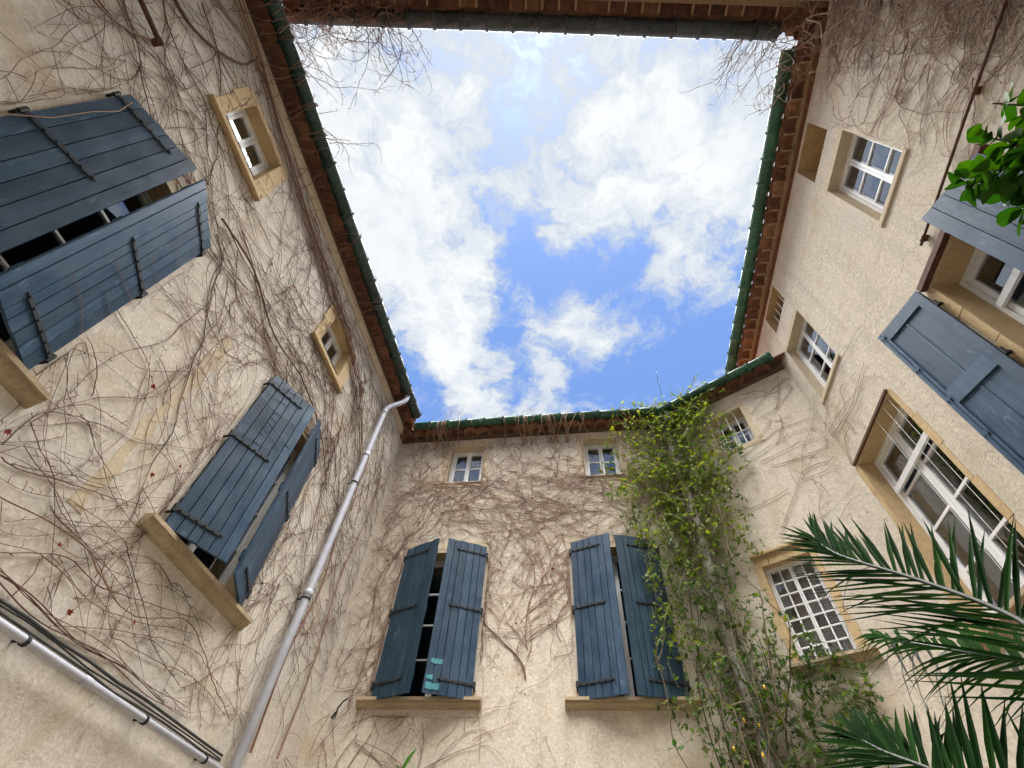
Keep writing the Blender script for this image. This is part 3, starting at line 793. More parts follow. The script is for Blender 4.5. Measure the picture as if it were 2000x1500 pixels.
# ------------------------------------------------------------------ pipes
def pipe_thing(name, label, pts, r, mat, collars, cat='drainpipe', brackets=(), wall=None):
    t = thing(name, label, cat)
    mb = MB(); mb.tube(pts, r, 14); mb.build('pipe', mat, t, True)
    for p, d in collars:
        d = Vector(d).normalized() * .035
        c = MB(); c.tube([Vector(p) - d, Vector(p) - d * .9, Vector(p) + d * .9, Vector(p) + d], [r + .002, r + .006, r + .006, r + .002], 14); c.build('collar', mat, t, True)
    for p, d, n in brackets:
        d = Vector(d).normalized() * .012
        c = MB(); c.tube([Vector(p) - d, Vector(p) + d], r + .008, 12); c.tube([Vector(p), Vector(p) - Vector(n) * (r + .12)], .009, 6); c.build('bracket', 'iron', t)
    return t
a = lambda z: -1.335 + (z + 1.6) * .0215
pL = [WL.pt(-.92, .30, 7.16), WL.pt(-.93, .29, 7.02), WL.pt(-.99, .24, 6.86), WL.pt(-1.10, .15, 6.66), WL.pt(a(6.5), .11, 6.5), WL.pt(a(3), .11, 3), WL.pt(a(-1.6), .11, -1.58)]
dn = WL.pt(a(0), 0, 0) - WL.pt(a(5), 0, 5)
pipe_thing('drainpipe', 'grey zinc downpipe running down the left wall beside the far corner', pL, .048, 'zinc', [(WL.pt(a(z), .11, z), dn) for z in (6.42, 5.35, 3.0, 1.2)],
           brackets=[(WL.pt(a(z), .11, z), dn, WL.n) for z in (4.75, 2.93, .6)])
pb_ = lambda z: Vector((1.70 + .018 * math.sin(z * 1.7) + (z - 2) * .006, 6.14 + .01 * math.cos(z * 2.1), z + EYE))
pipe_thing('drainpipe', 'pale weathered downpipe tangled in green climber at the angled corner', [Vector((1.78, 6.02, 7.02 + EYE)), Vector((1.775, 6.05, 6.88 + EYE))] + [pb_(6.7 - i * .55) for i in range(16)], .055, 'weathered_pipe', [(pb_(z), (0, 0, 1)) for z in (6.4, 4.2, 2.1)])
hp = [WL.pt(-8.0, .09, 1.26), WL.pt(-4, .09, 1.255), WL.pt(-1.42, .09, 1.25)]
pipe_thing('water_pipe', 'thin silvery pipe running level along the bottom of the left wall', hp, .024, 'zinc', [(WL.pt(u, .09, 1.252), WL.u) for u in (-3.2,)], 'pipe', [(WL.pt(u, .09, 1.252), WL.u, WL.n) for u in (-5.2, -3.75, -2.55, -1.7)])
t = tag(link('cable_bundle', None), 'dark cables clipped to the left wall just above the level pipe', 'cable')
rr = random.Random(8)
for z, r in ((1.315, .008), (1.345, .006), (1.37, .010)):
    c = MB(); c.tube([WL.pt(-8 + i * .3, .03 + rr.uniform(-.004, .006), z + rr.uniform(-.010, .010)) for i in range(23)], r, 6); c.build('cable', 'black_cable' if r < .012 else 'weathered_pipe', t, True)
def rod(label, W, u0, u1, z, off, r, z1=None):
    t = thing('iron_rod', label, 'rod'); z1 = z if z1 is None else z1
    c = MB(); c.tube([W.pt(u0, off, z), W.pt((u0 + u1) / 2, off + .006, (z + z1) / 2), W.pt(u1, off, z1)], r, 8); c.build('bar', 'rust_iron', t, True)
    for f in (.45, .97):
        u = u0 + (u1 - u0) * f; zz = z + (z1 - z) * f
        c = MB(); W.box(c, u - .03, u + .03, -.02, off - r * .6, zz - .012, zz + .012); c.tube([W.pt(u - .03, off, zz), W.pt(u + .03, off, zz)], r + .009, 8); c.build('clip', 'rust_iron', t)
    return t
rod('long rusty iron rod on the right wall above the half-closed shutter', WR, -5.3, -2.88, 5.02, .04, .013, 4.90)
rod('short dark rod end sticking along the left wall near the top corner', WL, -7.6, -6.56, 5.16, .07, .024, 5.13)
t = thing('shutter_hook', 'small curved iron hook below the open pale shutter on the right wall', 'hook')
c = MB(); c.tube([WR.pt(-1.95, .16, 3.30), WR.pt(-1.90, .12, 3.22), WR.pt(-1.84, .05, 3.20), WR.pt(-1.80, -.02, 3.22)], .012, 6); c.build('stay', 'iron', t)
c = MB(); c.tube([WR.pt(-1.84, .05, 3.16), WR.pt(-1.84, .05, 3.24)], .016, 6); c.build('knob', 'iron', t)
t = thing('wall_hook', 'bent iron wall hook to the left of the far left shutters, below its sill', 'hook')
c = MB(); c.tube([WB.pt(-3.03, .0, 2.18), WB.pt(-2.98, .10, 2.20), WB.pt(-2.92, .14, 2.26), WB.pt(-2.88, .12, 2.30)], .010, 6); c.tube([WB.pt(-3.06, .03, 2.12), WB.pt(-3.03, .02, 2.19)], .012, 6); c.build('hook', 'iron', t)
# lamp head peeping in at the lower left corner
t = thing('wall_lamp', 'dark green metal lamp hood barely showing at the lower left corner', 'lamp')
c0 = WL.pt(-3.62, .34, .615)
c = MB(); c.tube([c0 + Vector((0, 0, -.16)), c0 + Vector((0, 0, -.08)), c0, c0 + Vector((0, 0, .05)), c0 + Vector((0, 0, .07))], [.14, .15, .13, .06, .015], 14); c.build('hood', 'algae_green', t, True)
c = MB(); c.tube([c0, c0 + Vector((0, 0, .03)) - WL.n * .2, c0 - WL.n * .37], .014, 8); c.build('arm', 'iron', t)

# ------------------------------------------------------------------ bare creeper: woody strands grown over the walls
class Vines:
    """many tapering strands joined into one mesh, with a per-strand tone"""
    def __init__(s): s.v = []; s.f = []; s.t = []; s.n = 0
    def add(s, pts, r0, r1, sides=3, tone=.5):
        P = np.asarray(pts, float); n = len(P)
        if n < 2: return
        T = np.gradient(P, axis=0); T /= np.linalg.norm(T, axis=1)[:, None] + 1e-9
        ref = np.array([.31, .47, .82])
        A = np.cross(T, ref); A /= np.linalg.norm(A, axis=1)[:, None] + 1e-9
        B = np.cross(T, A)
        th = .84 if r0 < .01 else 1
        R = np.linspace(r0 * th, r1 * th, n)[:, None]
        ang = np.arange(sides) * 2 * np.pi / sides
        ring = P[:, None, :] + R[:, None, :] * (np.cos(ang)[None, :, None] * A[:, None, :] + np.sin(ang)[None, :, None] * B[:, None, :])
        s.v.append(ring.reshape(-1, 3)); s.t.append(np.full(n * sides, tone))
        k = np.arange(n - 1)[:, None] * sides; q = np.arange(sides)[None, :]; q2 = (q + 1) % sides
        F = np.stack([k + q, k + q2, k + sides + q2, k + sides + q], -1).reshape(-1, 4) + s.n
        s.f.append(F); s.n += n * sides
    def build(s, name, mat, parent):
        V = np.concatenate(s.v); F = np.concatenate(s.f); T = np.concatenate(s.t)
        me = bpy.data.meshes.new(name)
        me.vertices.add(len(V)); me.vertices.foreach_set('co', V.ravel().astype(np.float32))
        me.loops.add(F.size); me.loops.foreach_set('vertex_index', F.ravel().astype(np.int32))
        me.polygons.add(len(F)); me.polygons.foreach_set('loop_start', np.arange(0, F.size, 4, dtype=np.int32))
        me.polygons.foreach_set('use_smooth', np.ones(len(F), bool))
        at = me.attributes.new('tone', 'FLOAT', 'POINT'); at.data.foreach_set('value', T.astype(np.float32))
        me.materials.append(MATS[mat]); me.update(); me.validate()
        o = link(name, me, parent); o['kind'] = 'stuff'
        return o

def grow(rng, W, vm, u, z, ang, length, curl, r0, block, bounds, depth=0, hold=.35, goal=None, off=.012, step=.05, tone=None, branch=.085, twig=.10):
    """one strand creeping over a wall; ang is its heading in the wall plane"""
    k = 0.0; pts = []; side = rng.choice((-1, 1)); tone = rng.random() if tone is None else tone
    n = max(4, int(length / step)); h = ang; goal = ang if goal is None else goal
    ph = rng.uniform(0, 6.28); lift = off * rng.uniform(.6, 1.8)
    alive = []
    for i in range(n):
        pts.append(W.pt(u, lift + .006 * math.sin(ph + i * .7), z))
        alive.append((u, z, h))
        k = k * .72 + rng.gauss(0, curl)
        d = (goal - h + math.pi) % (2 * math.pi) - math.pi
        h += k + d * hold * .12
        nu, nz = u + math.cos(h) * step, z + math.sin(h) * step
        tries = 0
        if not (bounds[0] < nu < bounds[1] and bounds[2] < nz < bounds[3]): break
        while tries < 10 and any(b[0] < nu < b[1] and b[2] < nz < b[3] for b in block):
            h += side * .35; nu, nz = u + math.cos(h) * step, z + math.sin(h) * step; tries += 1
        if tries >= 10: break
        if tries: goal = h; k = 0
        u, z = nu, nz
    if len(pts) < 3: return
    vm.add(pts, r0, r0 * .45, 4 if r0 > .008 else 3, tone)
    m_ = len(pts)
    for i in range(2, m_ - 1):
        a = alive[i]; rr_ = r0 * (1 - .55 * i / m_)
        if depth < 1 and rng.random() < branch:
            grow(rng, W, vm, a[0], a[1], a[2] + rng.choice((-1, 1)) * rng.uniform(.4, 1.1), length * rng.uniform(.3, .75), curl * 1.1, max(.0035, rr_ * .72), block, bounds, depth + 1, hold, None, off, step, min(1, tone + rng.uniform(-.15, .2)), branch, twig)
        if rng.random() < twig:
            sgn = rng.choice((-1, 1)); q = [W.pt(a[0], lift, a[1])]
            L_ = rng.uniform(.015, .06); hh = a[2] + sgn * rng.uniform(.7, 1.4)
            q.append(W.pt(a[0] + math.cos(hh) * L_ * .5, lift + rng.uniform(0, .02), a[1] + math.sin(hh) * L_ * .5)); hh += rng.uniform(-.5, .5)
            q.append(W.pt(a[0] + math.cos(hh) * L_, lift + rng.uniform(0, .03), a[1] + math.sin(hh) * L_))
            vm.add(q, .0032, .0022, 3, tone)

def hang(rng, vm, p, d, length, curl, r0, grav, tone=None, step=.05, branch=.12, depth=0, zmin=None):
    """a loose strand in the air"""
    p = Vector(p); d = Vector(d).normalized(); pts = [p.copy()]; w = Vector((0, 0, 0)); tone = rng.random() if tone is None else tone
    n = max(4, int(length / step)); ds = []
    for i in range(n):
        w = w * .75 + Vector((rng.gauss(0, curl), rng.gauss(0, curl), rng.gauss(0, curl)))
        d = (d + w + Vector((0, 0, -grav))).normalized(); p = p + d * step; pts.append(p.copy()); ds.append(d.copy())
    vm.add(pts, r0, r0 * .4, 4 if r0 > .007 else 3, tone)
    for i in range(2, n):
        if depth < 2 and rng.random() < branch:
            e = (ds[i] + Vector((rng.gauss(0, .6), rng.gauss(0, .6), rng.gauss(0, .6)))).normalized()
            hang(rng, vm, pts[i], e, length * rng.uniform(.2, .5), curl * 1.1, max(.003, r0 * .65), grav, tone, step, branch, depth + 1)
        elif rng.random() < .25:
            e = (ds[i] + Vector((rng.gauss(0, .8), rng.gauss(0, .8), rng.gauss(0, .8)))).normalized() * rng.uniform(.02, .07)
            vm.add([pts[i], pts[i] + e], .003, .0022, 3, tone)

def scatter(rng, W, vm, regions, block, bounds, hold=.35):
    for (u0, u1, z0, z1, n, angs, spread, len_, curl, r) in regions:
        for _ in range(n):
            a = rng.choice(angs) + rng.gauss(0, spread)
            grow(rng, W, vm, rng.uniform(u0, u1), rng.uniform(z0, z1), a, rng.uniform(*len_), curl, rng.uniform(*r), block, bounds, hold=hold)
PI = math.pi
def dead_leaf_mesh():
    mb = MB(); pts = [(0, 0), (.4, .12), (.55, .42), (.28, .42), (.3, .85), (0, .62), (-.22, 1), (-.26, .5), (-.6, .38), (-.36, .1)]
    c = (0, .4, .12)
    for a, b in zip(pts, pts[1:] + pts[:1]):
        i = len(mb.v); mb.v += [c, (a[0], a[1], .02), (b[0], b[1], .02)]; mb.f.append((i, i + 1, i + 2)); mb.mi.append(0)
    return mb.mesh('dead_leaf', 'dead_leaf_shared')
DEADLEAF = dead_leaf_mesh()
def dead_leaves(rng, W, parent, spots):
    for u, z in spots:
        s_ = rng.uniform(.028, .050)
        mt = W.frame(u, rng.uniform(.03, .06), z) @ Matrix.Rotation(rng.uniform(0, 6.3), 4, 'Y') @ Matrix.Rotation(PI / 2 + rng.uniform(-.5, .5), 4, 'X') @ Matrix.Scale(s_, 4)
        link('dead_leaf', DEADLEAF, parent, mt)

# the runners that can be told apart, as (along the wall, height) points
TRACE_D = [[(1.12, 4.13), (1.39, 4.46), (1.68, 4.84), (1.82, 5.16), (2.04, 5.43), (2.25, 5.74)], [(1.14, 5.37), (1.58, 5.49), (1.88, 5.53), (2.12, 5.45), (2.2, 5.28)], [(1.04, 5.48), (1.44, 5.63), (1.7, 5.7), (1.96, 5.67), (2.21, 5.65)], [(1.24, 5.26), (1.57, 5.28), (1.88, 5.31), (2.12, 5.24), (2.21, 5.25)], [(1.36, 5.13), (1.57, 5.08), (1.77, 5.06), (2.03, 5.01), (2.18, 5.23)], [(2.09, 6.75), (1.99, 6.44), (1.84, 6.15), (1.56, 5.85), (1.33, 5.67)], [(2.21, 6.62), (1.89, 6.51), (1.54, 6.3), (1.43, 6.18)], [(1.81, 5.98), (1.77, 5.77), (1.65, 5.56), (1.53, 5.41)], [(2.19, 6.42), (1.98, 6.21), (1.74, 6.1), (1.44, 6.08)], [(1.67, 4.82), (1.86, 4.86), (2.04, 4.84), (2.15, 4.89)], [(1.62, 4.71), (1.88, 4.71), (2.05, 4.73), (2.12, 4.71)], [(1.47, 6.73), (1.71, 6.65), (1.87, 6.46), (2.04, 6.47), (2.2, 6.45)], [(0.68, 4.59), (1.01, 4.58), (1.32, 4.63), (1.44, 4.68)]]
TRACE_R = [[(0.06, 5.3), (-0.33, 5.24), (-0.73, 5.13), (-1.11, 4.98)], [(0.02, 5.36), (-0.22, 5.47), (-0.59, 5.53), (-0.87, 5.51), (-1.03, 5.36)], [(0.02, 5.23), (-0.35, 5.11), (-0.71, 5.05), (-0.93, 5.08), (-1.36, 5.12)], [(-0.18, 5.09), (-0.56, 5.03), (-0.88, 4.99), (-1.12, 5.04), (-1.32, 4.82), (-1.39, 4.67)], [(0.02, 4.66), (-0.07, 4.81), (-0.21, 4.96), (-0.5, 4.93), (-0.81, 4.92)], [(-0.41, 4.79), (-0.44, 4.96), (-0.41, 5.14)], [(-0.01, 5.17), (-0.17, 5.15), (-0.56, 5.13), (-0.72, 5.36), (-0.96, 5.26), (-1.15, 5.17)]]
TRACE_L = [[(-4.62, 1.92), (-4.51, 1.93), (-4.31, 2.03), (-4.08, 2.14), (-3.85, 2.24), (-3.61, 2.38)], [(-4.33, 1.67), (-4.21, 1.78), (-4.07, 1.95), (-3.9, 2.13), (-3.72, 2.3)], [(-4.2, 1.55), (-4.01, 1.67), (-3.85, 1.75), (-3.62, 1.74), (-3.47, 1.75), (-3.2, 1.83), (-2.78, 1.95), (-2.4, 2.06), (-2.2, 2.04)], [(-4.02, 1.67), (-3.72, 1.66), (-3.49, 1.64), (-3.3, 1.67), (-2.98, 1.75), (-2.62, 1.88), (-2.33, 1.96)], [(-3.63, 1.4), (-3.45, 1.49), (-3.18, 1.6), (-2.92, 1.69), (-2.6, 1.79), (-2.3, 1.84), (-2.13, 1.81), (-1.85, 1.76), (-1.62, 1.72), (-1.25, 1.65)], [(-3.58, 2.06), (-3.31, 1.93), (-3.03, 1.8), (-2.86, 1.7), (-2.57, 1.62), (-2.28, 1.57)], [(-4.68, 1.97), (-4.7, 2.2), (-4.64, 2.32), (-4.45, 2.46), (-4.22, 2.57)], [(-4.56, 2.59), (-4.68, 2.75), (-4.84, 2.84), (-4.93, 2.84)], [(-4.95, 3.19), (-4.7, 3.17), (-4.47, 3.14), (-4.32, 3.0), (-4.19, 2.75)], [(-4.95, 3.67), (-4.67, 3.77), (-4.32, 3.79), (-4.15, 3.74)], [(-4.55, 2.58), (-4.44, 2.74), (-4.28, 2.92), (-4.18, 3.16), (-4.17, 3.47), (-4.17, 3.9), (-4.1, 4.52)], [(-4.68, 2.17), (-4.65, 2.34), (-4.56, 2.5), (-4.45, 2.57), (-4.31, 2.62), (-4.19, 2.67)], [(-4.56, 1.93), (-4.42, 2.0), (-4.23, 2.13), (-3.98, 2.25), (-3.84, 2.32)], [(-4.95, 4.43), (-4.51, 4.56), (-4.16, 4.62), (-3.83, 4.59), (-3.48, 4.52), (-3.02, 4.63), (-2.64, 4.71)], [(-4.78, 4.64), (-4.46, 4.67), (-4.12, 4.92), (-3.68, 5.19), (-3.34, 5.55)], [(-5.04, 4.71), (-4.68, 4.65), (-4.33, 4.5), (-4.0, 4.63), (-3.56, 4.68)], [(-4.45, 2.46), (-4.25, 2.36), (-4.02, 2.32), (-3.78, 2.23)], [(-4.68, 2.17), (-4.51, 2.1), (-4.33, 2.04), (-4.15, 1.93), (-3.89, 1.88)], [(-4.44, 3.26), (-4.18, 3.17), (-3.99, 2.92), (-3.87, 2.62)], [(-4.15, 3.52), (-3.94, 3.25), (-3.62, 3.2), (-3.35, 3.13)], [(-3.96, 1.42), (-3.96, 1.57), (-4.01, 1.67)], [(-3.59, 1.76), (-3.57, 1.94), (-3.47, 2.13)], [(-2.28, 1.57), (-2.1, 1.7), (-1.94, 1.89), (-1.7, 2.04)], [(-3.2, 1.56), (-2.69, 1.61), (-2.16, 1.68), (-1.56, 1.61)]]

def trace(rng, W, vm, q, r0, tone, block, bounds, branch=.05):
    Q = [Vector((a_, b_, 0)) for a_, b_ in q]; pts = []
    for k in range(len(Q) - 1):
        p0, p1, p2, p3 = Q[max(k - 1, 0)], Q[k], Q[k + 1], Q[min(k + 2, len(Q) - 1)]
        n = max(3, int((p2 - p1).length / .05))
        for f in range(n):
            t = f / n; c_ = .5 * ((2 * p1) + (p2 - p0) * t + (2 * p0 - 5 * p1 + 4 * p2 - p3) * t * t + (3 * p1 - p0 - 3 * p2 + p3) * t ** 3)
            pts.append((c_.x + rng.gauss(0, .003), c_.y + rng.gauss(0, .003)))
    lift = rng.uniform(.012, .02)
    vm.add([W.pt(a_, lift, b_) for a_, b_ in pts], r0, r0 * .6, 4, tone)
    for i in range(1, len(pts) - 1):
        h = math.atan2(pts[i + 1][1] - pts[i][1], pts[i + 1][0] - pts[i][0])
        if rng.random() < branch: grow(rng, W, vm, pts[i][0], pts[i][1], h + rng.choice((-1, 1)) * rng.uniform(.4, 1), rng.uniform(.25, .8), .07, r0 * .65, block, bounds, 1, tone=tone)
        if rng.random() < .22:
            hh = h + rng.choice((-1, 1)) * rng.uniform(.7, 1.4); L_ = rng.uniform(.015, .045)
            vm.add([W.pt(pts[i][0], lift, pts[i][1]), W.pt(pts[i][0] + math.cos(hh) * L_, lift + .012, pts[i][1] + math.sin(hh) * L_)], .004, .0028, 3, tone)
# --- left wall
rng = random.Random(21)
crL = thing('bare_creeper', 'bare brown creeper spreading over the whole left wall around its windows', 'creeper')
vm = Vines()
blockL = [(-5.95, -5.25, 5.70, 6.45), (-3.16, -2.49, 5.62, 6.34), (-3.47, -2.08, 2.12, 4.44), (-6.30, -4.90, 2.12, 4.48)]
boundL = (-7.6, -.03, 1.44, 7.03)
R_ = [  # u0,u1,z0,z1,n,headings,spread,len,curl,radius
    (-7.6, -6.3, 3.6, 7.0, 22, (0, 0, -PI / 2, PI / 2, -.8), .45, (0.96, 2.56), 0.061, (0.0025, 0.0056)),
    (-7.4, -5.6, 4.6, 7.0, 28, (0, 0, -PI / 2, PI / 2, -.8), .45, (0.96, 2.56), 0.061, (0.0025, 0.0055)),
    (-5.6, -3.4, 4.9, 7.0, 42, (0, 0, 0, -.5, PI / 2), .40, (0.96, 2.72), 0.055, (0.0025, 0.0055)),
    (-3.5, -1.6, 4.6, 7.0, 42, (0, 0, -.4, -PI / 2, .4), .40, (0.96, 2.72), 0.061, (0.0025, 0.0055)),
    (-1.7, -.1, 2.6, 7.0, 73, (-PI / 2, -PI / 2, PI / 2, -.6, 0, -2.4), .38, (0.96, 2.56), 0.061, (0.0025, 0.0049)),
    (-4.9, -3.5, 2.6, 5.2, 25, (0, -.9, -PI / 2, .9, PI / 2), .55, (0.80, 2.24), 0.061, (0.0021, 0.0037)),
    (-4.6, -3.5, 1.5, 2.8, 8, (0, .3, -.5, -1.2, PI), .45, (0.96, 2.40), 0.061, (0.0025, 0.0043)),
    (-3.5, -1.5, 1.45, 2.3, 6, (0, -.3, .4, -1.0), .45, (0.80, 2.08), 0.061, (0.0025, 0.0037)),
    (-2.1, -1.4, 1.6, 4.4, 12, (-PI / 2, PI / 2, -.5, -2.6), .45, (0.80, 2.08), 0.061, (0.0021, 0.0037)),
    (-6.8, -4.9, 4.4, 5.0, 7, (0, -PI / 2, PI / 2), .5, (0.80, 1.92), 0.061, (0.0021, 0.0037)),
    (-1.3, -.1, 1.5, 2.8, 6, (PI / 2, -PI / 2, -2, 0), .5, (0.64, 1.60), 0.061, (0.0021, 0.0037)),
]
scatter(rng, WL, vm, R_, blockL, boundL)
# long runners that cross the wall
for (u, z, a, L_, r) in ((-5.0, 4.9, -.25, 3.4, .011), (-5.0, 4.7, -.35, 3.0, .010), (-4.9, 5.1, -.12, 3.4, .010), (-4.6, 1.75, .05, 2.6, .009), (-4.6, 2.05, -.18, 2.4, .008), (-4.2, 1.9, -.25, 2.8, .009),
                         (-3.9, 2.1, .75, 2.3, .007), (-4.3, 1.5, .12, 3, .008), (-5.4, 4.7, -1.0, 1.2, .008), (-4.6, 4.5, -.75, 2.0, .008), (-2.0, 5.4, -1.2, 3.0, .009), (-1.9, 5.2, -1.4, 2.8, .009), (-4.5, 2.3, .9, 2.4, .007), (-4.0, 2.6, 1.0, 2.2, .006),
                         (-3.4, 1.45, .1, 2.2, .006), (-6.9, 6.2, -.3, 2.8, .012), (-7.2, 5.6, -.1, 2.5, .012), (-7.3, 5.0, .15, 2.2, .012), (-6.9, 4.7, .5, 1.5, .009)):
    if z < 2.4 and rng.random() < .6: continue
    grow(rng, WL, vm, u, z, a, L_, .055, r * (.45 if z < 3 else .75), blockL, boundL, branch=.14, twig=.25)
for q in TRACE_L: trace(rng, WL, vm, q, rng.uniform(.0032, .0052), rng.uniform(.1, .55), blockL, boundL, .03)
# the rope of stems under the eave, sloping down towards the far corner
for i in range(48):
    f0 = rng.uniform(0, .75); f1 = min(1, f0 + rng.uniform(.15, .45)); n = int(60 * (f1 - f0)) + 4
    path = [(-7.3, 6.93), (-6.3, 6.86), (-5.2, 6.60), (-4.4, 6.52), (-3.6, 6.46), (-2.8, 6.40), (-2.0, 6.05), (-1.2, 5.3), (-.9, 4.3)]
    dz, amp, ph = rng.gauss(0, .055), rng.uniform(.01, .05), rng.uniform(0, 6)
    pts = []
    for k in range(n):
        f = f0 + (f1 - f0) * k / (n - 1); t = f * (len(path) - 1); j = min(int(t), len(path) - 2); q = t - j
        u = path[j][0] * (1 - q) + path[j + 1][0] * q; z = path[j][1] * (1 - q) + path[j + 1][1] * q
        spread = 1 + 4 * max(0, f - .6)
        pts.append(WL.pt(u, .02 + .02 * (i % 4), z + dz * spread + amp * spread * math.sin(ph + t * 4.3)))
    vm.add(pts, rng.uniform(.0045, .0085), .004, 4, rng.uniform(.3, 1))
# stems along the level pipe
for i in range(5):
    z0, ph = 1.46 + rng.uniform(-.05, .06), rng.uniform(0, 6)
    vm.add([WL.pt(-4.6 + k * .1, .03 + .02 * math.sin(k * .4 + ph), z0 + .025 * math.sin(k * .55 + ph)) for k in range(rng.randint(18, 33))], rng.uniform(.0035, .006), .003, 4, rng.random() * .6)
# strands lying across shutters
for q in ([(-6.28, .09, 3.2), (-6.2, .12, 3.55), (-6.19, .13, 3.9), (-6.16, .13, 4.15), (-6.2, .12, 4.36)],):
    vm.add([WL.pt(*p) for p in q], .006, .005, 4, .8)
for i in range(9):
    z = 3.45 + i * .11 + rng.uniform(-.04, .04); pts = []
    for k in range(13):
        a_ = k / 12 * .58; th = math.radians(25.5)
        pts.append(WL.pt(-3.42 + a_ * math.cos(th), .07 + a_ * math.sin(th) + .006 * math.sin(k), z + .10 * math.sin(a_ * 3.6 + i * .7) - .12 * a_))
    vm.add(pts[:rng.randint(7, 13)], .0035, .0025, 3, .2)
for i in range(6):
    z = 2.7 + i * .30 + rng.uniform(-.08, .08); pts = []
    for k in range(12):
        a_ = k / 11 * .55; th = math.radians(25)
        pts.append(WL.pt(-4.96 - a_ * math.cos(th), .07 + a_ * math.sin(th) + .004, z + .05 * math.sin(a_ * 6 + i) + .1 * a_))
    vm.add(pts[:rng.randint(5, 12)], .0035, .0025, 3, .3)
for q, r0, r1, tn in (([(-7.5, 5.3), (-7.1, 5.65), (-6.75, 5.75), (-6.5, 6.05), (-6.35, 6.5), (-6.4, 6.9)], .022, .012, .1), ([(-7.5, 4.7), (-7.0, 4.6), (-6.75, 4.75), (-6.6, 5.1)], .014, .010, .9), ([(-7.4, 6.4), (-6.9, 6.5), (-6.6, 6.75), (-6.2, 6.85)], .02, .012, .9), ([(-5.1, 4.85), (-4.5, 4.95), (-3.8, 4.75), (-3.0, 4.85), (-2.2, 4.65), (-1.6, 4.2)], .012, .006, .2),
                      ([(-4.6, 1.72), (-3.9, 1.85), (-3.2, 1.72), (-2.6, 1.95), (-2.0, 1.75), (-1.5, 1.6)], .006, .004, .5), ([(-1.0, 1.5), (-1.05, 2.4), (-.9, 3.3), (-1.05, 4.2), (-.95, 5.2), (-1.1, 6.2)], .012, .007, .6), ([(-.5, 1.6), (-.45, 2.6), (-.55, 3.6), (-.4, 4.8), (-.5, 5.8)], .010, .006, .7)):
    pts = []; Q = [Vector((a_, b_, 0)) for a_, b_ in q]
    for k in range(len(Q) - 1):
        p0, p1, p2, p3 = Q[max(k - 1, 0)], Q[k], Q[k + 1], Q[min(k + 2, len(Q) - 1)]
        for f in range(8):
            t = f / 8; c_ = .5 * ((2 * p1) + (p2 - p0) * t + (2 * p0 - 5 * p1 + 4 * p2 - p3) * t * t + (3 * p1 - p0 - 3 * p2 + p3) * t ** 3)
            pts.append(WL.pt(c_.x + rng.gauss(0, .004), .035, c_.y + rng.gauss(0, .004)))
    vm.add(pts, r0, r1, 6, tn)
vm.build('stems', 'vine_brown', crL)
dead_leaves(rng, WL, crL, [(-5.65, 4.62), (-5.60, 4.66), (-5.52, 4.58), (-5.55, 4.50), (-4.2, 5.4), (-4.05, 5.5), (-3.9, 5.15), (-4.4, 5.3), (-3.4, 5.1), (-4.75, 2.02), (-3.8, 2.55), (-3.65, 2.75), (-1.75, 3.4), (-2.0, 5.3), (-.9, 4.0), (-1.6, 4.9), (-4.0, 1.75), (-3.6, 1.5), (-2.6, 1.9), (-1.9, 1.42), (-4.3, 3.05), (-.7, 3.2), (-.5, 2.8), (-3.1, 1.7)])

# --- far wall
crB = thing('bare_creeper', 'reddish brown bare creeper netted over the far wall between and above its windows', 'creeper')
rng = random.Random(33); vm = Vines()
blockB = [(-2.28, -1.63, 5.75, 6.67), (.20, .83, 5.75, 6.67), (-2.66, -1.35, 2.16, 4.40), (-.16, 1.14, 2.16, 4.42)]
boundB = (-3.28, 1.68, 1.2, 6.82)
R_ = [
    (-3.25, 1.2, 4.5, 5.75, 229, (.6, 2.5, 1.1, 2.0, 0, PI), .40, (0.68, 2.03), 0.068, (0.0026, 0.0053)),
    (-3.25, .2, 5.6, 6.78, 84, (PI / 2, .9, 2.2, 1.2), .40, (0.41, 1.35), 0.068, (0.0026, 0.0047)),
    (.8, 1.6, 5.0, 6.78, 19, (PI / 2, .9, 2.2), .40, (0.41, 1.35), 0.068, (0.0026, 0.0040)),
    (-1.25, -.25, 2.9, 4.7, 61, (PI / 2, 1.1, 2.0, .7, 2.4), .35, (0.54, 1.62), 0.068, (0.0026, 0.0053)),
    (-3.25, -2.7, 2.2, 5.0, 66, (PI / 2, 1.2, 2.0, .8), .35, (0.68, 1.76), 0.061, (0.0026, 0.0053)),
    (-1.25, -.3, 1.9, 3.0, 7, (PI / 2, 1.0, 2.1), .4, (0.41, 1.08), 0.068, (0.0020, 0.0033)),
    (-3.2, -1.0, 1.3, 2.15, 16, (PI / 2, .5, 2.6, 1.2), .5, (0.41, 1.22), 0.082, (0.0026, 0.0059)),
]
scatter(rng, WB, vm, R_, blockB, boundB)
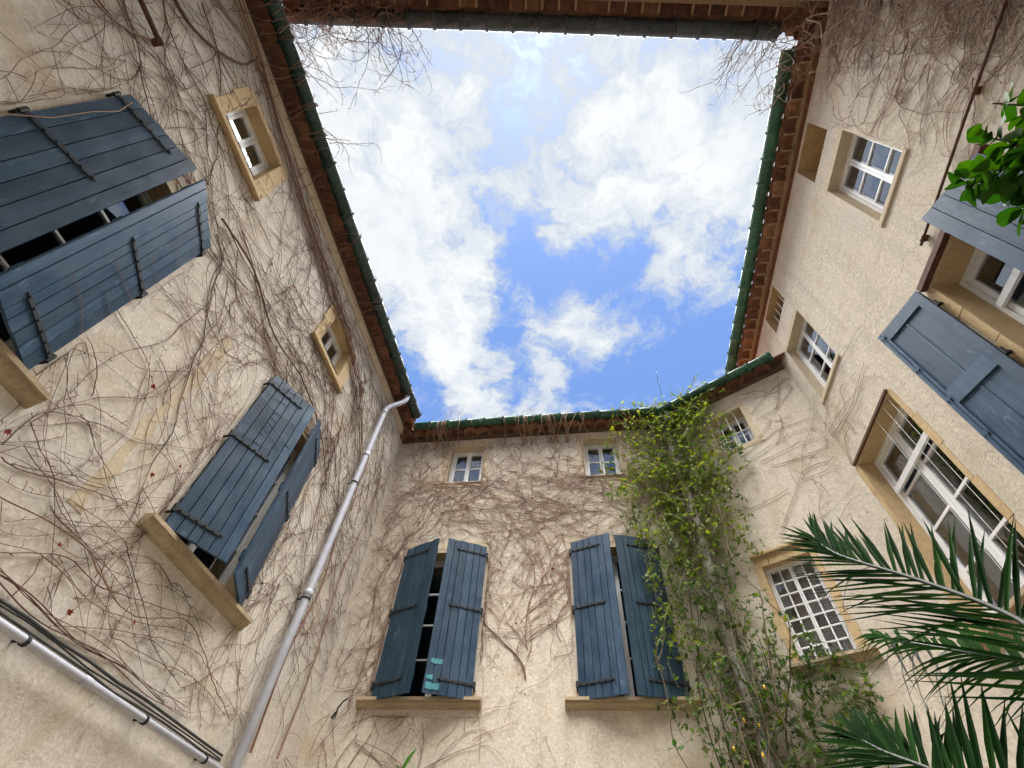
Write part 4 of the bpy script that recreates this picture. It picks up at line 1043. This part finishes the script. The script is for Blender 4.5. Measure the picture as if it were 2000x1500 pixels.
for (u, z, a, L_, r) in ((-.76, 2.55, 1.57, 1.5, .016), (-.74, 2.9, 1.9, 2.4, .012), (-.74, 2.8, 1.1, 2.0, .012), (-.75, 2.95, 2.3, 1.6, .010), (-.72, 3.0, .8, 1.3, .010), (-1.9, 5.25, -.35, 1.3, .012), (-1.1, 5.0, -1.1, 1.6, .011), (-.6, 4.3, -1.3, 1.3, .009), (-2.9, 2.3, 1.5, 2.6, .011), (-2.75, 1.4, 1.5, .9, .012), (-1.95, 1.5, 1.4, .7, .014), (-1.95, 1.6, .5, .9, .010), (-1.95, 1.6, 2.6, .9, .010), (-3.0, 1.3, 1.2, .8, .012), (-2.7, 1.9, -.5, 1.0, .008), (-.35, 1.3, 1.4, .8, .006),
                         (.3, 5.0, PI, 1.8, .009), (.9, 4.9, 2.9, 1.6, .009), (1.0, 4.75, 2.8, 1.6, .008), (1.2, 5.2, 3.0, 1.6, .008)):
    grow(rng, WB, vm, u, z, a, L_, .05, r * .75, blockB, boundB, branch=.12, twig=.14)
for i in range(42):                                                   # strands hooked over the gutter
    u = rng.choice((rng.uniform(-3.1, -2.0), rng.uniform(-1.3, .2), rng.uniform(-1.0, -.2), rng.uniform(-3.1, 1.2)))
    n = rng.randint(5, 9); ph = rng.uniform(0, 6); lean = rng.uniform(-.3, .3)
    pts = [WB.pt(u + lean * k / n + .03 * math.sin(ph + k), o, z) for k, (o, z) in enumerate([(.01, 6.6), (.05, 6.74), (.19, 6.80), (.30, 6.84), (.36, 6.93), (.36, 7.02), (.30, 7.08), (.22, 7.13), (.12, 7.18)][:n])]
    vm.add(pts, rng.uniform(.006, .012), .005, 4, rng.uniform(.4, 1))
for i in range(40):
    p = WB.pt(rng.uniform(-3.0, 1.0), .30, 7.04); hang(rng, vm, p, (rng.gauss(0, 1), rng.gauss(0, .3), rng.uniform(-.2, .5)), rng.uniform(.15, .5), .16, .005, .02, rng.uniform(.3, 1), .04)
vm.build('stems', 'vine_rose', crB)
dead_leaves(rng, WB, crB, [(-.72, 5.3), (-2.9, 4.2), (-.4, 4.0), (-.9, 3.2), (-2.8, 3.3)])

# --- angled bay and right corner
crD = thing('bare_creeper', 'thin sparse bare creeper fanning across the angled bay into the right-hand corner', 'creeper')
rng = random.Random(44); vm = Vines()
blockD = [(.72, 1.40, 5.66, 6.56), (.55, 1.48, 2.35, 3.95)]
boundD = (.1, 2.22, 2.0, 6.82)
for q in TRACE_D: trace(rng, WD, vm, q, rng.uniform(.005, .007), rng.uniform(.2, .7), blockD, boundD, .035)
scatter(rng, WD, vm, [(1.5, 2.2, 5.9, 6.75, 8, (PI / 2, .9, 2.2, .3, -.6), .45, (.4, 1.0), .06, (.003, .004)), (.3, 1.9, 3.95, 4.9, 6, (1.0, .5, 1.6), .4, (.5, 1.0), .06, (.003, .004))], blockD, boundD)
blockR = [(-1.35, .02, 2.3, 4.66), (-1.1, -.22, 5.55, 7.0), (-2.65, -1.7, 2.3, 4.75), (-3.9, -2.4, 2.3, 4.72), (-3.62, -2.8, 5.55, 7.0), (-3.56, -2.83, 7.3, 8), (-1.05, -.3, 7.38, 8)]
boundR = (-5.2, -.02, 3.0, 7.95)
for q in TRACE_R: trace(rng, WR, vm, q, rng.uniform(.0045, .006), rng.uniform(.2, .7), blockR, boundR, .03)
grow(rng, WR, vm, -.9, 5.5, 2.6, .9, .03, .005, blockR, boundR, branch=0, twig=.02)
vm.build('stems', 'vine_pale', crD)

# --- tangle on the right wall by the overhead wing
crR = thing('bare_creeper', 'thick tangle of curling tan creeper over the top right corner and its gutter', 'creeper')
rng = random.Random(55); vm = Vines()
R_ = [(-5.4, -4.75, 3.6, 7.9, 247, (0, .3, -.4, PI / 2, -PI / 2, PI), .8, (.4, 1.2), 0.300, (0.0040, 0.0100)), (-5.3, -4.55, 4.4, 7.9, 143, (0, .3, -.4, PI / 2, -PI / 2, PI), .7, (.4, 1.2), 0.275, (0.0040, 0.0090)),
      (-4.7, -4.1, 4.9, 7.9, 44, (0, .2, -.3, .6, 1.2), .6, (.4, 1.0), 0.237, (0.0035, 0.0060)),
      (-4.5, -4.1, 4.6, 6.6, 18, (0, .1, -.1), .25, (.6, 1.3), 0.112, (0.0040, 0.0060))]
scatter(rng, WR, vm, R_, blockR, boundR, 0)
for i in range(85):
    p = WR.pt(rng.uniform(-5.4, -4.45), rng.uniform(.02, .35), rng.uniform(5.2, 8.2))
    hang(rng, vm, p, (rng.gauss(-.3, .8), rng.gauss(.35, .6), rng.gauss(0, .6)), rng.uniform(.35, .9), .22, rng.uniform(.005, .011), .03, rng.uniform(.2, 1), .05, .10)
for i in range(60):
    p = WR.pt(rng.uniform(-4.8, -3.9), rng.uniform(.05, .45), rng.uniform(8.0, 8.35))
    hang(rng, vm, p, (rng.gauss(0, .7), rng.gauss(.4, .6), rng.gauss(-.1, .4)), rng.uniform(.25, .7), .26, rng.uniform(.005, .009), .02, rng.uniform(.3, 1), .04, .12)
for i in range(26):                                                   # sprays reaching out over the open sky
    p = Vector((2.95 + rng.uniform(-.2, .3), .55 + rng.uniform(-.15, .1), 8.45 + EYE + rng.uniform(-.1, .1)))
    hang(rng, vm, p, (rng.uniform(-.9, -.15), rng.uniform(.5, 1.1), rng.uniform(-.45, .05)), rng.uniform(.5, 1.15), .075, rng.uniform(.004, .007), .012, rng.uniform(0, .5), .05, .16)
vm.build('stems', 'vine_pale', crR)

# --- tangle over the overhead gutter, left end
crF = thing('bare_creeper', 'dark tangle of bare creeper hanging from the overhead gutter at the top left', 'creeper')
rng = random.Random(66); vm = Vines()
for i in range(330):
    u = -4.0 + 2.2 * rng.random() ** 1.5
    p = WF.pt(u, rng.uniform(.05, .42), 8.16 + rng.uniform(-.12, .12))
    hang(rng, vm, p, (rng.gauss(.3, .9), rng.gauss(-.05, .25), rng.gauss(0, .3)), rng.uniform(.25, .7), .22, rng.uniform(.004, .009), .0, rng.uniform(.1, 1), .04, .08)
for i in range(46):
    u = -3.6 + 1.7 * rng.random() ** 1.2
    p = WF.pt(u, rng.uniform(.38, .46), 8.36)
    hang(rng, vm, p, (rng.gauss(.1, .6), rng.uniform(.4, 1.1), rng.uniform(-.5, .1)), rng.uniform(.4, 1.2), .10, rng.uniform(.004, .007), .012, rng.uniform(0, .45), .05, .16)
for (x, L_) in ((-1.95, 1.0), (-2.1, .8), (-1.75, .7), (-2.4, 1.1)):
    hang(rng, vm, WF.pt(x, .44, 8.34), (rng.uniform(.05, .35), .9, -.25), L_, .06, .007, .01, .2, .05, .2)
for i in range(12):                                                   # arching shoots off the left gutter
    p = WL.pt(rng.uniform(-6.6, -5.3), .40, 7.22); hang(rng, vm, p, (rng.uniform(.4, 1), rng.gauss(.1, .5), rng.uniform(0, .5)), rng.uniform(.3, 1.1), .09, .006, .01, rng.uniform(.1, .5), .05, .1)
for i in range(60):                                                  # strands looping over the left eave
    u = rng.choice((rng.uniform(-7.2, -5.4), rng.uniform(-7.2, -.6))); n = 9; ph = rng.uniform(0, 6); lean = rng.uniform(-.35, .35)
    pts = [WL.pt(u + lean * k / n + .04 * math.sin(ph + k * 1.1), o, z) for k, (o, z) in enumerate([(.01, 6.75), (.06, 6.95), (.10, 7.02), (.20, 7.04), (.30, 7.10), (.40, 7.16), (.42, 7.26), (.36, 7.33), (.26, 7.36)])]
    a0 = rng.randint(0, 4); vm.add(pts[a0:a0 + rng.randint(3, 8)], rng.uniform(.005, .009), .004, 3, rng.uniform(.3, 1))
vm.build('stems', 'vine_brown', crF)

# ------------------------------------------------------------------ green climber round the pale downpipe
cl = thing('green_climber', 'leafy green climber wrapped round the pale downpipe at the angled corner', 'climber')
rng = random.Random(77); vm = Vines()
LV, LF, LT = [], [], []
def leaf(p, d, nrm, L_, w, tone):
    d = d.normalized(); s_ = d.cross(nrm).normalized(); n_ = s_.cross(d); i = len(LV)
    for a, b, c in ((0, 0, 0), (.35, .5, .10), (.35, -.5, .10), (.72, .36, .06), (.72, -.36, .06), (1, 0, -.08), (.5, 0, -.04)):
        LV.append(tuple(p + d * (a * L_) + s_ * (b * w) + n_ * (c * w))); LT.append(tone)
    for f in ((0, 2, 6), (0, 6, 1), (1, 6, 3), (6, 2, 4), (3, 6, 5), (6, 4, 5)): LF.append(tuple(i + k for k in f))
def uw(s_, off, z):
    return WB.pt(1.701 + s_, off, z) if s_ < 0 else WD.pt(s_, off, z)
def lerp(tab, z):
    for (a, b), (c, d) in zip(tab, tab[1:]):
        if a <= z <= c: return b + (d - b) * (z - a) / (c - a)
    return tab[0][1] if z < tab[0][0] else tab[-1][1]
EL = [(-1.6, -.7), (1.5, -.95), (2.2, -.85), (3.0, -.78), (3.9, -.74), (4.4, -.80), (5.0, -1.05), (5.7, -1.15), (6.3, -.95), (7.0, -.75), (7.4, -.4)]
ER = [(-1.6, .8), (1.5, 1.0), (2.1, 1.2), (2.5, .9), (3.2, .55), (4.0, .58), (4.6, .70), (5.2, 1.0), (5.8, .95), (6.4, 1.1), (6.9, 1.4), (7.4, .7)]
def climber_stem(s0, z0, h, L_, off0, dens, r0, size, tone0, droop=0.0, curl=.11):
    s_, z, off, k = s0, z0, off0, 0; pts = []; SS = []; n = int(L_ / .04); do = rng.uniform(-.004, .010)
    for i in range(n):
        pts.append(uw(s_, off, z)); SS.append(-.12 < s_ < .10 and off > .10)
        k = k * .7 + rng.gauss(0, curl); h += k + (PI / 2 - h) * (.08 if curl < .1 else 0)
        h += droop * .05 * (-1 if math.cos(h) > 0 else 1)
        s_ += math.cos(h) * .04; z += math.sin(h) * .04; off = max(.02, min(.5, off + do + rng.gauss(0, .004)))
        lo, hi = lerp(EL, z), lerp(ER, z)
        if s_ < lo - .1 or s_ > hi + .1: h = PI / 2 + (rng.uniform(-.4, .4)) - (.9 if s_ > hi else -.9) * -1 * .6
        if z > 7.25: break
    if len(pts) < 4: return
    vm.add(pts, r0, r0 * .4, 4 if r0 > .006 else 3, rng.random())
    for i in range(1, len(pts)):
        for _ in range(2):
            if SS[i] and rng.random() < .8: continue
            if rng.random() < dens:
                d = (pts[i] - pts[i - 1]).normalized() + Vector((rng.gauss(0, .8), rng.gauss(0, .6) - .25, rng.gauss(0, .7) - .1))
                nn = Vector((rng.gauss(0, .5), -.5 + rng.gauss(0, .4), .7 + rng.gauss(0, .4))).normalized()
                sz = size * rng.choice((rng.uniform(.45, .9), rng.uniform(.8, 1.45)))
                leaf(pts[i], d, nn, sz, sz * rng.uniform(.42, .6), min(1, max(0, tone0 + rng.gauss(0, .14))))
for i in range(20):                                                   # old stems climbing the pipe
    s0 = rng.gauss(.05, .18); climber_stem(s0, rng.uniform(-1.4, 1.2), PI / 2 + rng.gauss(0, .1), rng.uniform(2.5, 5.5), rng.uniform(.05, .2), .04, rng.uniform(.007, .014), .05, .3, 0, .035)
for i in range(26):
    climber_stem(rng.gauss(.1, .32), rng.uniform(.2, 3.0), PI / 2 + rng.gauss(0, .25), rng.uniform(.8, 2.2), rng.uniform(.03, .28), .07, rng.uniform(.003, .006), .055, .35, 0, .06)
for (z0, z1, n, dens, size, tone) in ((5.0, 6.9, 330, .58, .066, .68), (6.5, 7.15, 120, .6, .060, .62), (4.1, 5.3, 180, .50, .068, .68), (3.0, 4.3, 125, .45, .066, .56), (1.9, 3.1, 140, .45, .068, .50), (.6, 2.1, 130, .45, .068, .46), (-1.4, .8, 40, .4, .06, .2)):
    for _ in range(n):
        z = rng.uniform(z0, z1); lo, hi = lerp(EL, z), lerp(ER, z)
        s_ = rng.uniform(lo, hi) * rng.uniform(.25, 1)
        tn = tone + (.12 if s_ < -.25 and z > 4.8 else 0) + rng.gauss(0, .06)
        climber_stem(s_, z, rng.choice((PI / 2, .6, 2.5, PI / 2, -.8, -2.2)) + rng.gauss(0, .5), rng.uniform(.25, .8), rng.uniform(.03, .32), dens, .004, size, tn, .6)
for h, L_, z, s_ in ((.35, .75, 5.35, .6), (-.15, .7, 5.2, .65), (-.3, .6, 4.95, .55), (.1, .6, 2.35, .7), (-.45, .9, 2.2, .8), (-.6, .8, 2.1, .9), (2.9, .5, 5.6, -.7), (3.0, .4, 5.2, -.7), (-.9, .5, 2.5, .7)):
    climber_stem(s_, z, h, L_, .15, .62, .005, .06, .4)
for _ in range(70):
    z = rng.uniform(2.3, 5.4); climber_stem(rng.uniform(-.95, -.35), z, rng.choice((-1.2, -1.9, PI / 2, 2.6)) + rng.gauss(0, .4), rng.uniform(.25, .7), rng.uniform(.18, .42), .55, .004, .064, .66, .5)
for _ in range(60):
    z = rng.uniform(3.6, 6.6); climber_stem(rng.uniform(.25, .95), z, rng.choice((-.9, .3, PI / 2, 1.0)) + rng.gauss(0, .4), rng.uniform(.25, .7), rng.uniform(.05, .3), .5, .004, .064, .66, .5)
for _ in range(55):
    z = rng.uniform(1.3, 2.6); climber_stem(rng.uniform(.3, 1.25), z, rng.choice((-.6, .3, PI / 2, 2.4)) + rng.gauss(0, .4), rng.uniform(.3, .8), rng.uniform(.05, .35), .45, .004, .064, .46, .5)
for (x, y, L_, d) in ((1.75, 6.0, .85, (-.05, -.1, 1)), (2.0, 5.85, .7, (.75, -.25, .6)), (2.1, 5.8, .6, (.5, -.2, .8)), (1.5, 6.0, .5, (-.5, -.1, .6)), (1.3, 6.02, .4, (-.7, 0, .5)), (1.9, 5.9, .5, (.2, -.1, 1)), (1.65, 6.0, .45, (-.2, 0, 1))):
    p = Vector((x, y, 7.05 + EYE)); d = Vector(d); pts = [p.copy()]
    for k in range(int(L_ / .04)):
        d = (d + Vector((rng.gauss(0, .08), rng.gauss(0, .08), rng.gauss(0, .06)))).normalized(); p = p + d * .04; pts.append(p.copy())
        if rng.random() < .75: leaf(p, d + Vector((rng.gauss(0, .9), rng.gauss(0, .9), rng.gauss(0, .5))), Vector((rng.gauss(0, .4), -.6, .6)), .05, .026, .4)
    vm.add(pts, .006, .003, 4, .2)
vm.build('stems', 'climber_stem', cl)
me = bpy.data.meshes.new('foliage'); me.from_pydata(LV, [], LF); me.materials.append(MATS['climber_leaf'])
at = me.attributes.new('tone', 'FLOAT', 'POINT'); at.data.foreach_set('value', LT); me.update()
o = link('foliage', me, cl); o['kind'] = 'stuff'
for (s_, z) in ((-.35, 1.75), (-.10, 1.7), (-.22, 1.55), (-.2, 1.2), (.05, 2.0), (-.05, 1.95), (.35, 2.25)):
    q = MB(); c0 = uw(s_, .42, z); q.tube([c0 + Vector((0, 0, -.022)), c0 + Vector((0, 0, -.008)), c0 + Vector((0, 0, .012)), c0 + Vector((0, 0, .024))], [.004, .011, .013, .005], 8); q.build('flower_bud', 'yellow_bud', cl, True)

# ------------------------------------------------------------------ palm leaning in from the lower right
palm = thing('palm_tree', 'palm with long dark feathery fronds reaching in at the lower right', 'palm')
rng = random.Random(88)
crown = Vector((1.62, 1.02, -.05 + EYE))
q = MB(); q.tube([Vector((1.72, .92, 0)), Vector((1.70, .94, .6)), Vector((1.66, .98, 1.1)), crown + Vector((0, 0, -.05)), crown + Vector((0, 0, .12))], [.20, .17, .16, .15, .06], 12)
q.build('trunk', 'palm_trunk', palm)
def frond(ctrl, leaflets, llen, mat, sides_up, dry=0, sag=.12, tone=.4, narrow=.018, pitch=.75, joined=False):
    """ctrl: points from the crown to the tip; each leaflet a folded blade of its own"""
    C = [Vector(c) for c in ctrl]
    def at_(t):
        t = max(0, min(.9999, t)) * (len(C) - 1); i = int(t); f = t - i
        p0, p1, p2, p3 = C[max(i - 1, 0)], C[i], C[i + 1], C[min(i + 2, len(C) - 1)]
        return .5 * ((2 * p1) + (p2 - p0) * f + (2 * p0 - 5 * p1 + 4 * p2 - p3) * f * f + (3 * p1 - p0 - 3 * p2 + p3) * f ** 3)
    pts = [at_(k / 30) for k in range(31)]
    rq = MB(); rq.tube(pts, [.011 * (1 - .8 * k / 30) + .002 for k in range(31)], 6)
    fr = rq.build('frond', 'rachis', palm, True)
    JM = MB()
    for k in range(leaflets):
        t = min(1, .20 + .80 * k / (leaflets - 1) + rng.gauss(0, .004))
        p = at_(t); tg = (at_(t + .02) - at_(t - .02)).normalized()
        for sd_ in (-1, 1):
            up = sides_up
            lat = tg.cross(up).normalized() * sd_
            a = pitch * (1 - .65 * max(0, t - .45) / .55) + rng.gauss(0, .09)
            d = (tg * math.cos(a) + lat * math.sin(a) + up * rng.gauss(.10, .08)).normalized()
            L_ = llen * (1 - .52 * abs(t - .42) / .58) * rng.uniform(.9, 1.08)
            nrm = d.cross(lat.cross(d)).normalized() if False else up
            s_ = d.cross(nrm).normalized(); n_ = s_.cross(d)
            mb = JM if joined else MB(); prev = None; n = 5; dr = sag * rng.uniform(.6, 1.4); isdry = rng.random() < dry
            if isdry: dr += rng.uniform(.5, 1.2)
            elif rng.random() < .12: dr += rng.uniform(.15, .5)
            for j in range(n + 1):
                f = j / n; w = narrow * (.55 + .9 * f if f < .4 else 1.5 * (1 - f) + .02) * .62
                c = p + d * (L_ * f) + Vector((0, 0, -dr * L_ * f * f))
                if isdry: c = p + d * (L_ * f * (1 - .4 * f)) + Vector((0, 0, -dr * L_ * f * f))
                cur = (c + s_ * w + n_ * w * .5, c, c - s_ * w + n_ * w * .5)
                if prev: mb.quad(prev[0], prev[1], cur[1], cur[0]); mb.quad(prev[1], prev[2], cur[2], cur[1])
                prev = cur
            if joined: continue
            me = mb.mesh('leaflet', 'palm_leaf_dry' if isdry else mat)
            tn = min(1, max(0, tone + rng.gauss(0, .15))); at = me.attributes.new('tone', 'FLOAT', 'POINT'); at.data.foreach_set('value', [tn] * len(me.vertices))
            link('leaflet', me, fr)
    if joined: JM.build('leaflets', mat, fr)['kind'] = 'stuff'
    return fr
E3 = lambda d, r: Vector(d) * r + Vector((0, 0, EYE))
view_up = Vector((-.35, -.42, .84)).normalized()
frond([crown, E3((.62, .70, .25), 2.0), E3((.582, .726, .366), 2.2), E3((.507, .744, .436), 2.45), E3((.425, .760, .492), 2.72), E3((.398, .756, .520), 2.88)], 54, .50, 'palm_leaf', Vector((-.45, -.62, .64)).normalized(), .02, .04, .4, .0175, .86)
frond([crown, E3((.60, .78, .10), 1.9), E3((.50, .845, .20), 2.05), E3((.45, .865, .235), 2.2), E3((.405, .883, .262), 2.35), E3((.380, .887, .280), 2.48)], 50, .40, 'palm_leaf', Vector((-.45, -.62, .64)).normalized(), .03, .05, .35, .0175, .88)
frond([crown, E3((.66, .70, .24), 2.1), E3((.585, .745, .315), 2.4), E3((.53, .775, .345), 2.6), E3((.475, .80, .372), 2.85), E3((.44, .81, .388), 3.05)], 40, .38, 'palm_leaf', Vector((-.55, -.55, .62)).normalized(), .20, .35, .7, .018, .70)
frond([crown, Vector((1.9, 1.5, 2.3)), Vector((2.3, 2.0, 2.7)), Vector((2.8, 2.4, 2.75)), Vector((3.2, 2.6, 2.5))], 34, .4, 'palm_leaf', Vector((-.1, -.2, .97)), .05, .2, .4, .02, .8, True)
frond([crown, Vector((2.0, .9, 2.2)), Vector((2.5, .7, 2.6)), Vector((3.0, .6, 2.5))], 30, .4, 'palm_leaf', Vector((0, 0, 1)), .05, .2, .4, .02, .8, True)
frond([crown, Vector((1.5, .6, 2.3)), Vector((1.6, .3, 2.6)), Vector((1.9, .15, 2.4))], 26, .35, 'palm_leaf', Vector((0, 0, 1)), .05, .2, .4, .02, .8, True)

# ------------------------------------------------------------------ broad-leaved tree at the right edge
tree = thing('leafy_tree', 'broad green leaves of a small tree hanging in at the upper right edge', 'tree')
rng = random.Random(99)
q = MB(); q.tube([Vector((2.62, .42, 0)), Vector((2.60, .44, 1.2)), Vector((2.50, .46, 2.3)), Vector((2.3, .52, 3.0))], [.075, .065, .05, .035], 10)
q.build('trunk', 'palm_trunk', tree, True)
def leaf_mesh(seed):
    r = random.Random(seed); mb = MB(); n = 7; L = []; Rr = []
    for j in range(n + 1):
        f = j / n; w = .34 * math.sin(PI * min(1, f ** 1.25 * .97 + .02)) ** .62 * (1 + .12 * math.sin(f * 9 + seed)); z = -.16 * f * f + .03 * math.sin(f * 5 + seed)
        L.append(((-w), f, z + w * .28)); Rr.append((w, f, z + w * .25)); 
        c = (0, f, z)
        if j:
            mb.quad(L[j - 1], pc, c, L[j]); mb.quad(pc, Rr[j - 1], Rr[j], c)
        pc = c
    me = mb.mesh('leaf', 'shared_tree_leaf', True)
    at = me.attributes.new('tone', 'FLOAT', 'POINT'); at.data.foreach_set('value', [.12 + .1 * r.random()] * len(me.vertices))
    return me
LM = [leaf_mesh(k) for k in range(5)]
LEAVES = []
def branch(pts, r0, n, spread, size):
    b = MB(); b.tube(pts, [r0 * (1 - .8 * i / (len(pts) - 1)) for i in range(len(pts))], 6); b.build('branch', 'climber_stem', tree, True)
    for i in range(n):
        t = rng.uniform(.18, 1) * (len(pts) - 1); j = min(int(t), len(pts) - 2); p = Vector(pts[j]).lerp(Vector(pts[j + 1]), t - j)
        tg = (Vector(pts[j + 1]) - Vector(pts[j])).normalized()
        d = (tg * .5 + Vector((rng.gauss(0, spread), rng.gauss(0, spread), rng.gauss(-.35, spread * .6)))).normalized()
        nn = Vector((rng.gauss(-.3, .5), rng.gauss(-.2, .5), 1 + rng.gauss(0, .3))); x = d.cross(nn).normalized(); z = x.cross(d)
        m = Matrix.Identity(4)
        for c_, v_ in enumerate((x, d, z)):
            for r_ in range(3): m[r_][c_] = v_[r_]
        s_ = size * rng.uniform(.75, 1.2)
        stalk = p + d * .02
        LEAVES.append((Matrix.Translation(stalk) @ m @ Matrix.Scale(s_, 4), rng.choice(LM)))
base = Vector((2.30, .52, 3.0))
for tgt, n in (((.600, .205, .775), 34), ((.610, .245, .752), 40), ((.590, .262, .763), 34), ((.637, .288, .715), 40), ((.625, .215, .75), 34), ((.60, .165, .785), 16), ((.645, .24, .73), 30)):
    tip = E3(tgt, rng.uniform(1.95, 2.2)); m1 = base.lerp(tip, .4) + Vector((rng.gauss(0, .04), rng.gauss(0, .04), .08)); m2 = base.lerp(tip, .75) + Vector((rng.gauss(0, .03), rng.gauss(0, .03), .06))
    branch([base, m1, m2, tip], .010, int(n * 3.0), .62, .066)
for k in range(8):
    tip = base + Vector((rng.uniform(-.1, .7), rng.uniform(-.5, .5), rng.uniform(.1, .7))); branch([base, base.lerp(tip, .5) + Vector((0, 0, .06)), tip], .012, 18, .6, .12)

mid = E3((.605, .24, .76), 2.0)
LEAVES.sort(key=lambda q: (q[0].translation - mid).length)
for m, me in LEAVES[:290]: link('leaf', me, tree, m)
jm = MB()
for m, me in LEAVES[290:]:
    i = len(jm.v); jm.v += [tuple(m @ v.co) for v in me.vertices]
    for p in me.polygons: jm.f.append(tuple(i + k for k in p.vertices)); jm.mi.append(0)
o = jm.build('foliage', 'shared_tree_leaf', tree, True); o['kind'] = 'stuff'
at = o.data.attributes.new('tone', 'FLOAT', 'POINT'); at.data.foreach_set('value', [.2] * len(o.data.vertices))

# ------------------------------------------------------------------ shrub whose top leaves peep in at the bottom
sh_ = thing('leafy_shrub', 'bright green leaf tips of a shrub at the bottom edge below the far left sill', 'shrub')
rng = random.Random(101)
top = E3((-.297, .918, .262), 3.4)
q = MB(); q.tube([Vector((top.x + .05, top.y + .05, 0)), Vector((top.x, top.y + .02, 1.2)), top + Vector((0, 0, -.12))], [.03, .022, .010], 8); q.build('stem', 'climber_stem', sh_, True)
def lance(seed):
    mb = MB(); pc = None
    for j in range(7):
        f = j / 6; w = .13 * math.sin(PI * min(1, f * .93 + .05)) ** .9; z = -.2 * f * f; c = (0, f, z); l, r = (-w, f, z + w * .4), (w, f, z + w * .4)
        if pc: mb.quad(pl, pc, c, l); mb.quad(pc, pr, r, c)
        pc, pl, pr = c, l, r
    me = mb.mesh('leaf', 'shrub_leaf_shared', True); at = me.attributes.new('tone', 'FLOAT', 'POINT'); at.data.foreach_set('value', [.2] * len(me.vertices)); return me
lm = lance(1)
for i in range(46):
    lev = i / 46; p = top + Vector((rng.gauss(0, .03 + .12 * lev), rng.gauss(0, .05 + .1 * lev), -.10 - lev * .9))
    an = rng.uniform(0, 6.28); el = rng.uniform(.2, 1.1) if lev > .2 else rng.uniform(.5, 1.3)
    d = Vector((math.cos(an) * math.cos(el), math.sin(an) * math.cos(el), math.sin(el))); x = d.cross(Vector((0, 0, 1))).normalized(); z = x.cross(d); m = Matrix.Identity(4)
    for c_, v_ in enumerate((x, d, z)):
        for r_ in range(3): m[r_][c_] = v_[r_]
    link('leaf', lm, sh_, Matrix.Translation(p) @ m @ Matrix.Scale(rng.uniform(.10, .16), 4))
